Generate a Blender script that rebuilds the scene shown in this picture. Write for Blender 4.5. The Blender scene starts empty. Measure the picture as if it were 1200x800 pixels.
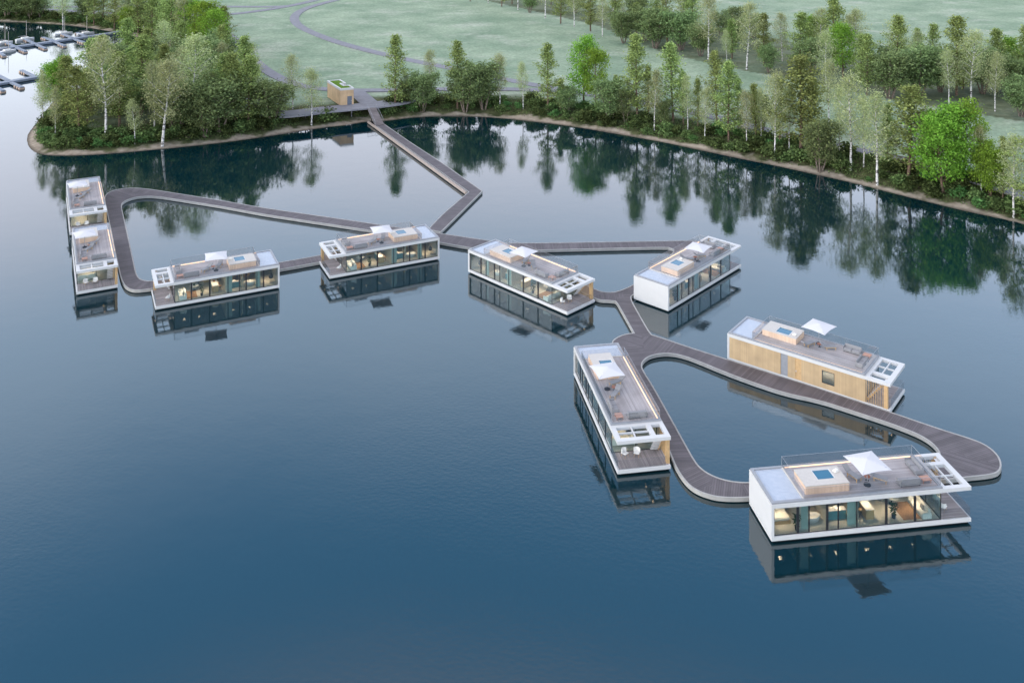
import bpy, bmesh, math, random
import numpy as np
from mathutils import Vector, Matrix
from mathutils.geometry import tessellate_polygon
R = math.radians
scene = bpy.context.scene
C = scene.collection

# ------------------------------------------------------------------ camera, sky, sun, exposure
H, F, CX, CY = 63.0, 1145.2, 600.0, -153.0
cam = bpy.data.objects.new('camera', bpy.data.cameras.new('camera'))
C.objects.link(cam); scene.camera = cam
cam.location = (0, 0, H); cam.rotation_euler = (R(90), 0, 0)
cam.data.sensor_width = 36; cam.data.lens = F/1200*36
cam.data.shift_y = -(400-CY)/1200
cam.data.clip_start = 1; cam.data.clip_end = 9000
scene.render.resolution_x = 1024; scene.render.resolution_y = 682

SUN_AZ, SUN_EL = R(246), R(24)
w = bpy.data.worlds.new('World'); scene.world = w; w.use_nodes = True
nt = w.node_tree; bg = nt.nodes['Background']
sky = nt.nodes.new('ShaderNodeTexSky'); sky.sky_type = 'NISHITA'; sky.sun_disc = False
sky.sun_elevation = SUN_EL; sky.sun_rotation = SUN_AZ
sky.air_density = 1.0; sky.dust_density = 0.6; sky.ozone_density = 3.0; sky.altitude = 0
# a thin uniform layer of high haze cloud brightens the sky towards the horizon
wtc = nt.nodes.new('ShaderNodeTexCoord'); wsp = nt.nodes.new('ShaderNodeSeparateXYZ'); nt.links.new(wtc.outputs['Generated'], wsp.inputs[0])
wnz = nt.nodes.new('ShaderNodeTexNoise'); wnz.inputs['Scale'].default_value = 2.2; wnz.inputs['Detail'].default_value = 3; nt.links.new(wtc.outputs['Generated'], wnz.inputs['Vector'])
wad = nt.nodes.new('ShaderNodeMath'); wad.operation = 'MULTIPLY_ADD'; wad.inputs[1].default_value = .10; nt.links.new(wnz.outputs['Fac'], wad.inputs[0]); nt.links.new(wsp.outputs[2], wad.inputs[2])
wrp = nt.nodes.new('ShaderNodeValToRGB'); nt.links.new(wad.outputs[0], wrp.inputs[0]); wrp.color_ramp.interpolation = 'EASE'
VEIL = ((.0, (3.1, 2.55, 2.05)), (.32, (2.9, 2.45, 2.1)), (.46, (1.6, 1.85, 1.95)), (.64, (.02, .40, .72)), (.84, (2.1, 1.55, 1.0)))
for i, (pos, col) in enumerate(VEIL):
    el = wrp.color_ramp.elements[i] if i < 2 else wrp.color_ramp.elements.new(pos)
    el.position = pos; el.color = (*col, 1)
wmx = nt.nodes.new('ShaderNodeVectorMath'); wmx.operation = 'ADD'; wsc = nt.nodes.new('ShaderNodeVectorMath'); wsc.operation = 'MULTIPLY'; wsc.inputs[1].default_value = (.66, .66, .66); nt.links.new(sky.outputs[0], wsc.inputs[0]); nt.links.new(wsc.outputs[0], wmx.inputs[0]); nt.links.new(wrp.outputs[0], wmx.inputs[1])
nt.links.new(wmx.outputs[0], bg.inputs[0]); bg.inputs[1].default_value = 0.15
sl = bpy.data.lights.new('sun', 'SUN'); sl.energy = 0.5; sl.angle = R(75); sl.color = (1, .93, .84)
sun = bpy.data.objects.new('sun', sl); C.objects.link(sun)
sd = Vector((math.sin(SUN_AZ)*math.cos(SUN_EL), math.cos(SUN_AZ)*math.cos(SUN_EL), math.sin(SUN_EL)))
sun.rotation_euler = sd.to_track_quat('Z', 'Y').to_euler(); sun.location = (-60, -60, 120)
vs = scene.view_settings
vs.view_transform = 'Standard'; vs.look = 'None'; vs.gamma = 1; vs.use_curve_mapping = False
vs.exposure = 1.68
scene.cycles.transparent_max_bounces = 24

# ------------------------------------------------------------------ helpers
def G(px, py, z=0.0):
    """point of the horizontal plane at height z that a measured photograph point lies on"""
    d = F*(H-z)/(py-CY)
    return ((px-CX)/F*d, d, z)
def GP(pts, z=0.0): return [G(a, b, z) for a, b in pts]

def mat(name, col, rough=0.6, spec=0.4, metal=0.0, noise=None, bump=None, emit=None):
    m = bpy.data.materials.new(name); m.use_nodes = True
    n = m.node_tree.nodes; l = m.node_tree.links; p = n['Principled BSDF']
    p.inputs['Base Color'].default_value = (*col, 1); p.inputs['Roughness'].default_value = rough
    p.inputs['Specular IOR Level'].default_value = spec; p.inputs['Metallic'].default_value = metal
    if noise:
        sc, amt = noise
        tc = n.new('ShaderNodeTexCoord'); nz = n.new('ShaderNodeTexNoise'); nz.inputs['Scale'].default_value = sc
        nz.inputs['Detail'].default_value = 5
        l.new(tc.outputs['Object'], nz.inputs['Vector'])
        mr = n.new('ShaderNodeMapRange'); l.new(nz.outputs['Fac'], mr.inputs['Value'])
        mr.inputs['From Min'].default_value = .3; mr.inputs['From Max'].default_value = .7
        mr.inputs['To Min'].default_value = 1-amt; mr.inputs['To Max'].default_value = 1+amt
        mx = n.new('ShaderNodeVectorMath'); mx.operation = 'SCALE'; mx.inputs[0].default_value = col
        l.new(mr.outputs[0], mx.inputs['Scale']); l.new(mx.outputs[0], p.inputs['Base Color'])
        if bump:
            b = n.new('ShaderNodeBump'); b.inputs['Strength'].default_value = bump; b.inputs['Distance'].default_value = .05
            l.new(nz.outputs['Fac'], b.inputs['Height']); l.new(b.outputs[0], p.inputs['Normal'])
    if emit:
        p.inputs['Emission Color'].default_value = (*emit[0], 1); p.inputs['Emission Strength'].default_value = emit[1]
    return m

def stripes(name, col, axis, width, var=.25, gap=.12, rough=.65, uv=False, jitter=True):
    """planks / slats: each board its own tone with a dark joint"""
    m = mat(name, col, rough); n = m.node_tree.nodes; l = m.node_tree.links; p = n['Principled BSDF']
    tc = n.new('ShaderNodeTexCoord'); sp = n.new('ShaderNodeSeparateXYZ')
    if uv:
        at = n.new('ShaderNodeUVMap'); at.uv_map = 'plank'; l.new(at.outputs[0], sp.inputs[0])
    else: l.new(tc.outputs['Object'], sp.inputs[0])
    dv = n.new('ShaderNodeMath'); dv.operation = 'DIVIDE'; dv.inputs[1].default_value = width
    l.new(sp.outputs[axis], dv.inputs[0])
    fl = n.new('ShaderNodeMath'); fl.operation = 'FLOOR'; l.new(dv.outputs[0], fl.inputs[0])
    fr = n.new('ShaderNodeMath'); fr.operation = 'FRACT'; l.new(dv.outputs[0], fr.inputs[0])
    wn = n.new('ShaderNodeTexWhiteNoise'); wn.noise_dimensions = '1D'; l.new(fl.outputs[0], wn.inputs['W'])
    nz = n.new('ShaderNodeTexNoise'); nz.inputs['Scale'].default_value = .5; l.new(tc.outputs['Object'], nz.inputs['Vector'])
    a = n.new('ShaderNodeMapRange'); a.inputs['To Min'].default_value = 1-var; a.inputs['To Max'].default_value = 1+var
    l.new(wn.outputs[0], a.inputs['Value'])
    b = n.new('ShaderNodeMapRange'); b.inputs['From Min'].default_value = .3; b.inputs['From Max'].default_value = .7
    b.inputs['To Min'].default_value = .85; b.inputs['To Max'].default_value = 1.15; l.new(nz.outputs['Fac'], b.inputs['Value'])
    g = n.new('ShaderNodeMath'); g.operation = 'GREATER_THAN'; g.inputs[1].default_value = gap; l.new(fr.outputs[0], g.inputs[0])
    g2 = n.new('ShaderNodeMapRange'); g2.inputs['To Min'].default_value = .45; l.new(g.outputs[0], g2.inputs['Value'])
    m1 = n.new('ShaderNodeMath'); m1.operation = 'MULTIPLY'; l.new(a.outputs[0], m1.inputs[0]); l.new(b.outputs[0], m1.inputs[1])
    m2 = n.new('ShaderNodeMath'); m2.operation = 'MULTIPLY'; l.new(m1.outputs[0], m2.inputs[0]); l.new(g2.outputs[0], m2.inputs[1])
    mx = n.new('ShaderNodeVectorMath'); mx.operation = 'SCALE'; mx.inputs[0].default_value = col
    l.new(m2.outputs[0], mx.inputs['Scale']); l.new(mx.outputs[0], p.inputs['Base Color'])
    return m

class MB:
    def __init__(s): s.v = []; s.f = []
    def box(s, x0, x1, y0, y1, z0, z1):
        if x0 > x1: x0, x1 = x1, x0
        if y0 > y1: y0, y1 = y1, y0
        b = len(s.v)
        s.v += [(x, y, z) for z in (z0, z1) for x, y in ((x0, y0), (x1, y0), (x1, y1), (x0, y1))]
        s.f += [tuple(b+i for i in q) for q in ((3,2,1,0),(4,5,6,7),(0,1,5,4),(1,2,6,5),(2,3,7,6),(3,0,4,7))]
        return s
    def cbox(s, c, size, rz=0, rx=0, ry=0):
        """box centred on c, turned"""
        b = len(s.v); M = Matrix.Translation(c) @ Matrix.Rotation(rz, 4, 'Z') @ Matrix.Rotation(ry, 4, 'Y') @ Matrix.Rotation(rx, 4, 'X')
        hx, hy, hz = [a/2 for a in size]
        s.v += [tuple(M @ Vector((x, y, z))) for z in (-hz, hz) for x, y in ((-hx,-hy),(hx,-hy),(hx,hy),(-hx,hy))]
        s.f += [tuple(b+i for i in q) for q in ((3,2,1,0),(4,5,6,7),(0,1,5,4),(1,2,6,5),(2,3,7,6),(3,0,4,7))]
        return s
    def ring(s, pts, r, n=8, cap=True):
        """tube through pts with radii r"""
        if not hasattr(r, '__len__'): r = [r]*len(pts)
        b = len(s.v); P = [Vector(p) for p in pts]
        for i, p in enumerate(P):
            t = (P[min(i+1, len(P)-1)]-P[max(i-1, 0)]).normalized()
            u = t.cross(Vector((0, 0, 1)) if abs(t.z) < .95 else Vector((1, 0, 0))).normalized(); v = t.cross(u)
            for k in range(n):
                a = 2*math.pi*k/n; s.v.append(tuple(p+(u*math.cos(a)+v*math.sin(a))*r[i]))
        for i in range(len(P)-1):
            for k in range(n):
                s.f.append((b+i*n+k, b+i*n+(k+1) % n, b+(i+1)*n+(k+1) % n, b+(i+1)*n+k))
        if cap:
            s.f.append(tuple(b+k for k in range(n))[::-1]); s.f.append(tuple(b+(len(P)-1)*n+k for k in range(n)))
        return s
    def lathe(s, prof, c=(0, 0, 0), n=16):
        b = len(s.v)
        for r, z in prof:
            for k in range(n):
                a = 2*math.pi*k/n; s.v.append((c[0]+r*math.cos(a), c[1]+r*math.sin(a), c[2]+z))
        for i in range(len(prof)-1):
            for k in range(n): s.f.append((b+i*n+k, b+i*n+(k+1) % n, b+(i+1)*n+(k+1) % n, b+(i+1)*n+k))
        s.f.append(tuple(b+k for k in range(n))[::-1]); s.f.append(tuple(b+(len(prof)-1)*n+k for k in range(n)))
        return s
    def strip(s, A, B):
        b = len(s.v); s.v += list(A)+list(B); n = len(A)
        for i in range(n-1): s.f.append((b+i, b+i+1, b+n+i+1, b+n+i))
        return s
    def build(s, name, m, parent=None, bevel=0, smooth=False, seg=2):
        me = bpy.data.meshes.new(name); me.from_pydata([tuple(v) for v in s.v], [], s.f); me.materials.append(m)
        if bevel:
            bm = bmesh.new(); bm.from_mesh(me)
            bmesh.ops.bevel(bm, geom=bm.edges[:], offset=bevel, segments=seg, affect='EDGES', clamp_overlap=True)
            bm.to_mesh(me); bm.free()
        if smooth: me.polygons.foreach_set('use_smooth', [True]*len(me.polygons))
        me.update()
        o = bpy.data.objects.new(name, me); C.objects.link(o)
        if parent: o.parent = parent
        return o

def tag(o, label=None, cat=None, group=None, kind=None):
    if label: o['label'] = label
    if cat: o['category'] = cat
    if group: o['group'] = group
    if kind: o['kind'] = kind
    return o
def empty(name, loc=(0, 0, 0), rz=0):
    o = bpy.data.objects.new(name, None); C.objects.link(o); o.location = loc; o.rotation_euler.z = rz
    o.empty_display_size = .3; return o
def kids(o): return [c for c in bpy.data.objects if c.parent == o]
TREE = {}
def copy_tree(o):
    """copy of a thing with copies of its parts and sub-parts"""
    if o.name not in TREE: TREE[o.name] = [(c, kids(c)) for c in kids(o)]
    r = o.copy(); C.objects.link(r)
    for c, gs in TREE[o.name]:
        d = c.copy(); C.objects.link(d); d.parent = r
        for g in gs:
            e = g.copy(); C.objects.link(e); e.parent = d
    return r

# ------------------------------------------------------------------ materials
white = mat('white_render', (.55, .55, .545), .45, .4, noise=(1.2, .025))
whitem = mat('white_metal', (.60, .60, .60), .35, .5)
grey = mat('grey_zinc', (.26, .27, .29), .45, .5, noise=(3, .08))
dark = mat('black_hull', (.012, .014, .016), .5, .4)
darkm = mat('dark_frame', (.02, .022, .026), .35, .5)
oak = stripes('oak_cladding', (.46, .33, .19), 0, .14, .06, .05)
oakp = mat('oak_plain', (.52, .34, .17), .5, .4, noise=(4, .1))
deckm = stripes('roof_decking', (.34, .315, .315), 1, .16, .16, .06)
terr = stripes('terrace_decking', (.30, .265, .26), 1, .16, .2, .08)
walk = stripes('walkway_decking', (.108, .094, .100), 0, .24, .20, .12, uv=True)
concrete = mat('pale_concrete', (.42, .41, .38), .7, .3, noise=(2.5, .10))
concg = mat('path_concrete', (.205, .205, .225), .8, .2, noise=(.6, .12))
copem = mat('coping_concrete', (.33, .325, .31), .65, .3, noise=(1.3, .12), bump=.1)
plaster = mat('warm_plaster', (.58, .53, .45), .6, .3)
wallm = mat('taupe_wall', (.36, .32, .27), .7)
tealp = mat('green_panel', (.34, .45, .42), .5, .4)
floorm = mat('pale_floor', (.52, .49, .43), .4, .4)
stone = mat('pale_stone', (.50, .47, .43), .6, .4, noise=(5, .06))
sandst = stripes('larch_cladding', (.66, .48, .35), 0, .12, .08, .05)
railc = mat('railing_edge', (.30, .31, .33), .4, .4)
fabg = mat('grey_fabric', (.27, .27, .28), .9, .1, noise=(14, .08))
fabd = mat('dark_fabric', (.05, .055, .065), .9, .1)
canvas = mat('white_canvas', (.56, .56, .58), .85, .1)
wmat = mat('white_fabric', (.72, .71, .68), .9, .1)
copper = mat('copper', (.35, .12, .06), .4, .5, .4)
pink = mat('terracotta_wood', (.42, .24, .18), .6, .3)
teald = mat('teal_lacquer', (.10, .26, .30), .35, .5)
leafp = mat('houseplant_leaf', (.02, .07, .025), .5, .3)
lampm = mat('warm_lamp', (1, .6, .3), .5, .2, emit=((1, .68, .42), 2.2))
stripl = mat('warm_light_strip', (1, .55, .25), .5, .2, emit=((1, .70, .50), .42))
greenroof = mat('sedum', (.09, .17, .015), .95, .1, noise=(2.5, .35), bump=.6)

def mk_pebble():
    m = mat('blue_glass_tiles', (.30, .40, .60), .35, .5); n = m.node_tree.nodes; l = m.node_tree.links; p = n['Principled BSDF']
    tc = n.new('ShaderNodeTexCoord'); br = n.new('ShaderNodeTexBrick'); br.offset = 0
    br.inputs['Scale'].default_value = 1; br.inputs['Brick Width'].default_value = .22; br.inputs['Row Height'].default_value = .22
    br.inputs['Mortar Size'].default_value = .022
    br.inputs['Color1'].default_value = (.27, .32, .40, 1); br.inputs['Color2'].default_value = (.40, .43, .48, 1)
    br.inputs['Mortar'].default_value = (.5, .55, .62, 1)
    l.new(tc.outputs['Object'], br.inputs['Vector']); l.new(br.outputs[0], p.inputs['Base Color'])
    return m
tilem = mk_pebble()

def mk_glass(name, tint, gl=1.45, base=.0):
    m = bpy.data.materials.new(name); m.use_nodes = True; n = m.node_tree.nodes; l = m.node_tree.links; n.clear()
    o = n.new('ShaderNodeOutputMaterial'); t = n.new('ShaderNodeBsdfTransparent'); g = n.new('ShaderNodeBsdfGlossy')
    g.inputs['Roughness'].default_value = .02; t.inputs[0].default_value = (*tint, 1)
    f = n.new('ShaderNodeLayerWeight'); f.inputs[0].default_value = .5
    pw = n.new('ShaderNodeMath'); pw.operation = 'POWER'; pw.inputs[1].default_value = 2.5; l.new(f.outputs['Facing'], pw.inputs[0])
    a = n.new('ShaderNodeMath'); a.operation = 'MULTIPLY_ADD'; a.inputs[1].default_value = gl; a.inputs[2].default_value = base; a.use_clamp = True
    l.new(pw.outputs[0], a.inputs[0])
    x = n.new('ShaderNodeMixShader'); l.new(a.outputs[0], x.inputs[0]); l.new(t.outputs[0], x.inputs[1]); l.new(g.outputs[0], x.inputs[2])
    l.new(x.outputs[0], o.inputs[0]); return m
glass = mk_glass('window_glass', (.84, .90, .89), .9, .08)
rail_g = mk_glass('railing_glass', (.96, .96, .96), .6, .06)

def mk_water():
    m = bpy.data.materials.new('lake_water'); m.use_nodes = True; n = m.node_tree.nodes; l = m.node_tree.links
    p = n['Principled BSDF']; p.inputs['Base Color'].default_value = (.0005, .016, .022, 1)
    p.inputs['Roughness'].default_value = .012; p.inputs['IOR'].default_value = 1.95; p.inputs['Specular IOR Level'].default_value = .5
    tc = n.new('ShaderNodeTexCoord')
    def nz(sc, det, stretch):
        mp = n.new('ShaderNodeMapping'); mp.inputs['Scale'].default_value = (*stretch, 1); mp.inputs['Rotation'].default_value = (0, 0, .5)
        a = n.new('ShaderNodeTexNoise'); a.inputs['Scale'].default_value = sc; a.inputs['Detail'].default_value = det
        l.new(tc.outputs['Object'], mp.inputs[0]); l.new(mp.outputs[0], a.inputs['Vector']); return a
    a = nz(1.7, 4, (1, 1.5)); b = nz(.22, 2, (1, 1.3)); c = nz(.018, 2, (1, 1.6))
    s = n.new('ShaderNodeMapRange'); s.inputs['From Min'].default_value = .38; s.inputs['From Max'].default_value = .62
    s.inputs['To Min'].default_value = .45; s.inputs['To Max'].default_value = 1.25; l.new(c.outputs['Fac'], s.inputs['Value'])
    b1 = n.new('ShaderNodeBump'); b1.inputs['Distance'].default_value = .006; l.new(s.outputs[0], b1.inputs['Strength']); l.new(a.outputs['Fac'], b1.inputs['Height'])
    b2 = n.new('ShaderNodeBump'); b2.inputs['Strength'].default_value = .8; b2.inputs['Distance'].default_value = .011
    l.new(b.outputs['Fac'], b2.inputs['Height']); l.new(b1.outputs[0], b2.inputs['Normal']); l.new(b2.outputs[0], p.inputs['Normal'])
    return m
water = mk_water()
poolw = mat('pool_water', (.03, .13, .21), .05, .6)

# ------------------------------------------------------------------ land
shore_px = [(2900, 800), (2000, 492), (1400, 318), (1300, 290), (1200, 263), (1183, 259), (1133, 247.5), (1067, 232.5), (1000, 214.5), (933, 199.5),
 (867, 186), (800, 171.5), (750, 162), (700, 153), (650, 145.5), (600, 139.8), (560, 137), (520, 136), (480, 138), (455, 142), (430, 142.5), (400, 148),
 (383, 149), (333, 157), (267, 167), (190, 175), (110, 182), (60, 183), (43, 180), (33, 172), (31, 165), (34, 155), (42, 144), (52, 132), (62, 118),
 (80, 108), (110, 98), (150, 86), (190, 75), (214, 67), (212, 60), (200, 55.5), (170, 46.5), (140, 39), (121, 36), (96, 31.5), (55, 28), (0, 25.5), (-80, 24), (-300, 26), (-500, 60)]
SH = [G(a, b)[:2] for a, b in shore_px]
def chaikin(P, k=2, closed=False, maxturn=None):
    P = [Vector(p[:2]) for p in P]
    for _ in range(k):
        Q = []; n = len(P)
        for i in range(n):
            if not closed and i in (0, n-1): Q.append(P[i]); continue
            a, b, c = P[i-1], P[i], P[(i+1) % n]
            if maxturn is not None:
                u, v = (b-a), (c-b)
                if u.length > 0 and v.length > 0 and u.angle(v) > maxturn: Q.append(b); continue
            la = min(.25*(a-b).length, 6 if maxturn is None else 1.5); lc = min(.25*(c-b).length, 6 if maxturn is None else 1.5)
            Q += [b+(a-b).normalized()*la, b+(c-b).normalized()*lc]
        P = Q
    return P
SHs = np.array([tuple(v) for v in chaikin(SH, 2)])
LANDP = np.vstack([SHs, [(-900, 380), (-3000, 500), (-3000, 3400), (3400, 3400), (3400, 40), (600, 20)]])
def inside(px, py, P):
    r = np.zeros(px.shape, bool); n = len(P)
    for i in range(n):
        x0, y0 = P[i]; x1, y1 = P[(i+1) % n]
        if y0 == y1: continue
        c = ((y0 > py) != (y1 > py)) & (px < (x1-x0)*(py-y0)/(y1-y0)+x0)
        r ^= c
    return r
def sdf(px, py):
    px = np.asarray(px, float); py = np.asarray(py, float); d = np.full(px.shape, 1e9)
    for i in range(len(SHs)-1):
        x0, y0 = SHs[i]; x1, y1 = SHs[i+1]; dx, dy = x1-x0, y1-y0
        t = np.clip(((px-x0)*dx+(py-y0)*dy)/(dx*dx+dy*dy+1e-12), 0, 1)
        d = np.minimum(d, np.hypot(px-x0-t*dx, py-y0-t*dy))
    return np.where(inside(px, py, LANDP), d, -d)
rng = np.random.default_rng(4)
def wob(x, y, s, ph=0): return (np.sin(x/s+1.3*np.sin(y/s*.7+ph)+ph)+np.sin(y/s*1.1+1.1*np.sin(x/s*.8-ph)+2*ph))*.5
def ground_z(x, y, d=None):
    x = np.asarray(x, float); y = np.asarray(y, float)
    if d is None: d = sdf(x, y)
    dd = d+.7*wob(x, y, 3.1)*np.clip(d/1.5, 0, 1)
    z = np.interp(dd, [-12, 0, 2.2, 5.5, 10, 16], [-3, 0, .5, 1.5, 2.75, 2.9])
    return z+.10*wob(x, y, 17, 1)*np.clip((d-6)/8, 0, 1)
LZ = 2.9
def GG(px, py):
    z = 1.0
    for _ in range(8):
        x, y, _z = G(px, py, z); z = .5*z+.5*float(ground_z(np.array([x]), np.array([y]))[0])
    return x, y, z
xs = np.concatenate([[-2900, -1500, -900, -600, -450, -380], np.arange(-330, 290, 1.6), [320, 380, 500, 800, 1500, 3000]])
ys = np.concatenate([[45, 70, 90], np.arange(100, 500, 1.6), [520, 560, 640, 800, 1200, 2000, 3000]])
X, Y = np.meshgrid(xs, ys); D = sdf(X, Y); Z = ground_z(X, Y, D)
nx, ny = len(xs), len(ys)
idx = np.arange(nx*ny).reshape(ny, nx)
fq = np.stack([idx[:-1, :-1], idx[:-1, 1:], idx[1:, 1:], idx[1:, :-1]], -1).reshape(-1, 4)
keep = (D.ravel()[fq] > -14).any(1); fq = fq[keep]
used = np.unique(fq); remap = np.full(nx*ny, -1); remap[used] = np.arange(len(used))
me = bpy.data.meshes.new('meadow')
me.from_pydata(np.stack([X.ravel(), Y.ravel(), Z.ravel()], -1)[used].tolist(), [], remap[fq].tolist())
at = me.attributes.new('shore', 'FLOAT', 'POINT'); at.data.foreach_set('value', D.ravel()[used].astype(np.float32))
WOOD = [np.array([G(a, b, 2.9)[:2] for a, b in q]) for q in ([(30, 185), (25, 150), (60, 105), (150, 80), (215, 62), (205, 20), (262, 20), (285, 85), (318, 125), (345, 140), (335, 160), (200, 185)], [(540, -6), (700, 30), (780, 62), (880, 84), (1000, 108), (1100, 126), (1240, 150), (1240, 105), (1100, 80), (980, 60), (860, 36), (720, 10), (600, -12)], [(-80, 26), (-80, 14), (60, 15), (160, 25), (215, 45), (205, 56), (120, 36), (0, 27)])]  # masks for darkened ground: headland soil, grove with tree shade painted in, marina shore
wd_ = np.zeros(X.shape)
for q in WOOD: wd_[inside(X, Y, q)] = 1
at = me.attributes.new('wood', 'FLOAT', 'POINT'); at.data.foreach_set('value', wd_.ravel()[used].astype(np.float32))
me.polygons.foreach_set('use_smooth', [True]*len(me.polygons))
def mk_land():
    m = bpy.data.materials.new('meadow_ground'); m.use_nodes = True; n = m.node_tree.nodes; l = m.node_tree.links
    p = n['Principled BSDF']; p.inputs['Roughness'].default_value = .95; p.inputs['Specular IOR Level'].default_value = .1
    at = n.new('ShaderNodeAttribute'); at.attribute_name = 'shore'; tc = n.new('ShaderNodeTexCoord')
    def nz(sc, det, st=(1, 1, 1), rough=.55):
        mp = n.new('ShaderNodeMapping'); mp.inputs['Scale'].default_value = st
        a = n.new('ShaderNodeTexNoise'); a.inputs['Scale'].default_value = sc; a.inputs['Detail'].default_value = det; a.inputs['Roughness'].default_value = rough
        l.new(tc.outputs['Object'], mp.inputs[0]); l.new(mp.outputs[0], a.inputs['Vector']); return a.outputs['Fac']
    def ramp(src, a, b, ca, cb):
        r = n.new('ShaderNodeValToRGB'); r.color_ramp.elements[0].position = a; r.color_ramp.elements[1].position = b
        r.color_ramp.elements[0].color = (*ca, 1); r.color_ramp.elements[1].color = (*cb, 1); l.new(src, r.inputs[0]); return r.outputs[0]
    def mix(fac, a, b):
        x = n.new('ShaderNodeMix'); x.data_type = 'RGBA'; l.new(fac, x.inputs[0]); l.new(a, x.inputs[6]); l.new(b, x.inputs[7]); return x.outputs[2]
    grass = ramp(nz(.05, 6, (1, 1, 1), .65), .35, .68, (.175, .25, .165), (.30, .37, .26))
    streak = ramp(nz(.06, 7, (.75, 1, 1), .72), .52, .66, (0, 0, 0), (1, 1, 1))
    fine = ramp(nz(1.2, 3), .3, .75, (.78, .78, .78), (1.2, 1.2, 1.2))
    pale = n.new('ShaderNodeRGB'); pale.outputs[0].default_value = (.42, .44, .36, 1)
    half = n.new('ShaderNodeMath'); half.operation = 'MULTIPLY'; half.inputs[1].default_value = .6; l.new(streak, half.inputs[0])
    g = mix(half.outputs[0], grass, pale.outputs[0])
    mu = n.new('ShaderNodeMix'); mu.data_type = 'RGBA'; mu.blend_type = 'MULTIPLY'; mu.inputs[0].default_value = 1; l.new(g, mu.inputs[6]); l.new(fine, mu.inputs[7])
    sand = ramp(nz(.8, 5), .3, .7, (.22, .18, .14), (.36, .31, .25))
    soil_and_shade = ramp(nz(.5, 5), .35, .65, (.035, .045, .018), (.10, .105, .05))
    # sand -> undergrowth soil -> meadow, by distance from the shore with a ragged border
    nn = n.new('ShaderNodeMath'); nn.operation = 'MULTIPLY_ADD'; nn.inputs[1].default_value = 10; l.new(nz(.16, 6), nn.inputs[0]); l.new(at.outputs['Fac'], nn.inputs[2])
    r1 = n.new('ShaderNodeMapRange'); r1.inputs['From Min'].default_value = 6.0; r1.inputs['From Max'].default_value = 7.2; l.new(nn.outputs[0], r1.inputs['Value'])
    r2 = n.new('ShaderNodeMapRange'); r2.inputs['From Min'].default_value = 16; r2.inputs['From Max'].default_value = 20; l.new(nn.outputs[0], r2.inputs['Value'])
    wa = n.new('ShaderNodeAttribute'); wa.attribute_name = 'wood'; wsb = n.new('ShaderNodeMath'); wsb.operation = 'SUBTRACT'; wsb.inputs[0].default_value = 1; l.new(wa.outputs['Fac'], wsb.inputs[1])  # same dark tone inside the masks; under the grove it paints tree shade
    wmu = n.new('ShaderNodeMath'); wmu.operation = 'MULTIPLY'; l.new(r2.outputs[0], wmu.inputs[0]); l.new(wsb.outputs[0], wmu.inputs[1])
    wpa = n.new('ShaderNodeMath'); wpa.operation = 'MULTIPLY_ADD'; wpa.inputs[1].default_value = 1.6; wpa.inputs[2].default_value = -.35; wpa.use_clamp = True; l.new(nz(.12, 5), wpa.inputs[0])
    wm2 = n.new('ShaderNodeMath'); wm2.operation = 'MAXIMUM'; l.new(wmu.outputs[0], wm2.inputs[0])
    wp2 = n.new('ShaderNodeMath'); wp2.operation = 'MULTIPLY'; l.new(wpa.outputs[0], wp2.inputs[0]); l.new(r2.outputs[0], wp2.inputs[1]); wp3 = n.new('ShaderNodeMath'); wp3.operation = 'MULTIPLY'; wp3.inputs[1].default_value = .75; l.new(wp2.outputs[0], wp3.inputs[0]); l.new(wp3.outputs[0], wm2.inputs[1])
    c = mix(r1.outputs[0], sand, soil_and_shade); c = mix(wm2.outputs[0], c, mu.outputs[2])
    # wet band at the waterline
    r3 = n.new('ShaderNodeMapRange'); r3.inputs['From Min'].default_value = .1; r3.inputs['From Max'].default_value = .9; r3.inputs['To Min'].default_value = .35; l.new(at.outputs['Fac'], r3.inputs['Value'])
    sc = n.new('ShaderNodeVectorMath'); sc.operation = 'SCALE'; l.new(c, sc.inputs[0]); l.new(r3.outputs[0], sc.inputs['Scale'])
    l.new(sc.outputs[0], p.inputs['Base Color'])
    b = n.new('ShaderNodeBump'); b.inputs['Strength'].default_value = .6; b.inputs['Distance'].default_value = .3; l.new(nz(.9, 6), b.inputs['Height']); l.new(b.outputs[0], p.inputs['Normal'])
    return m
me.materials.append(mk_land()); lo = bpy.data.objects.new('meadow', me); C.objects.link(lo); tag(lo, kind='structure')
MB().box(-3000, 3100, -1500, 3100, -14, -13.9).build('lake_bed', dark).__setitem__('kind', 'structure')
wm = MB(); wm.v = [(-3000, -1500, 0), (3100, -1500, 0), (3100, 3100, 0), (-3000, 3100, 0)]; wm.f = [(0, 1, 2, 3)]
tag(wm.build('lake_water', water), kind='structure')

# ------------------------------------------------------------------ paths on the meadow
def offset_line(P, wd):
    L_, R_ = [], []
    for i, p in enumerate(P):
        a, b = P[max(i-1, 0)], P[min(i+1, len(P)-1)]; t = (b-a).normalized(); nn = Vector((-t.y, t.x)); wi = wd[i] if hasattr(wd, '__len__') else wd
        L_.append(p+nn*wi/2); R_.append(p-nn*wi/2)
    return L_, R_
def path(name, px, width, dz=0.0, th=.34):
    z = LZ+.22+dz; P = chaikin([G(a, b, z) for a, b in px], 3); L_, R_ = offset_line(P, width)
    A = [(v.x, v.y, z) for v in L_]; B = [(v.x, v.y, z) for v in R_]
    m = MB(); m.strip(B, A)
    m.strip([(x, y, z-th) for x, y, _ in B], B); m.strip(A, [(x, y, z-th) for x, y, _ in A])
    o = m.build(name, concg); tag(o, kind='structure'); return o
path('promenade_path', [(284, 116), (298, 125), (314, 131.5), (330, 133.8), (346, 132.5), (380, 128.2), (420, 124.5), (445, 122), (468, 118.8), (488, 113.5), (505, 107)], 6.0, .02)
ps = MB()
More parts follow.
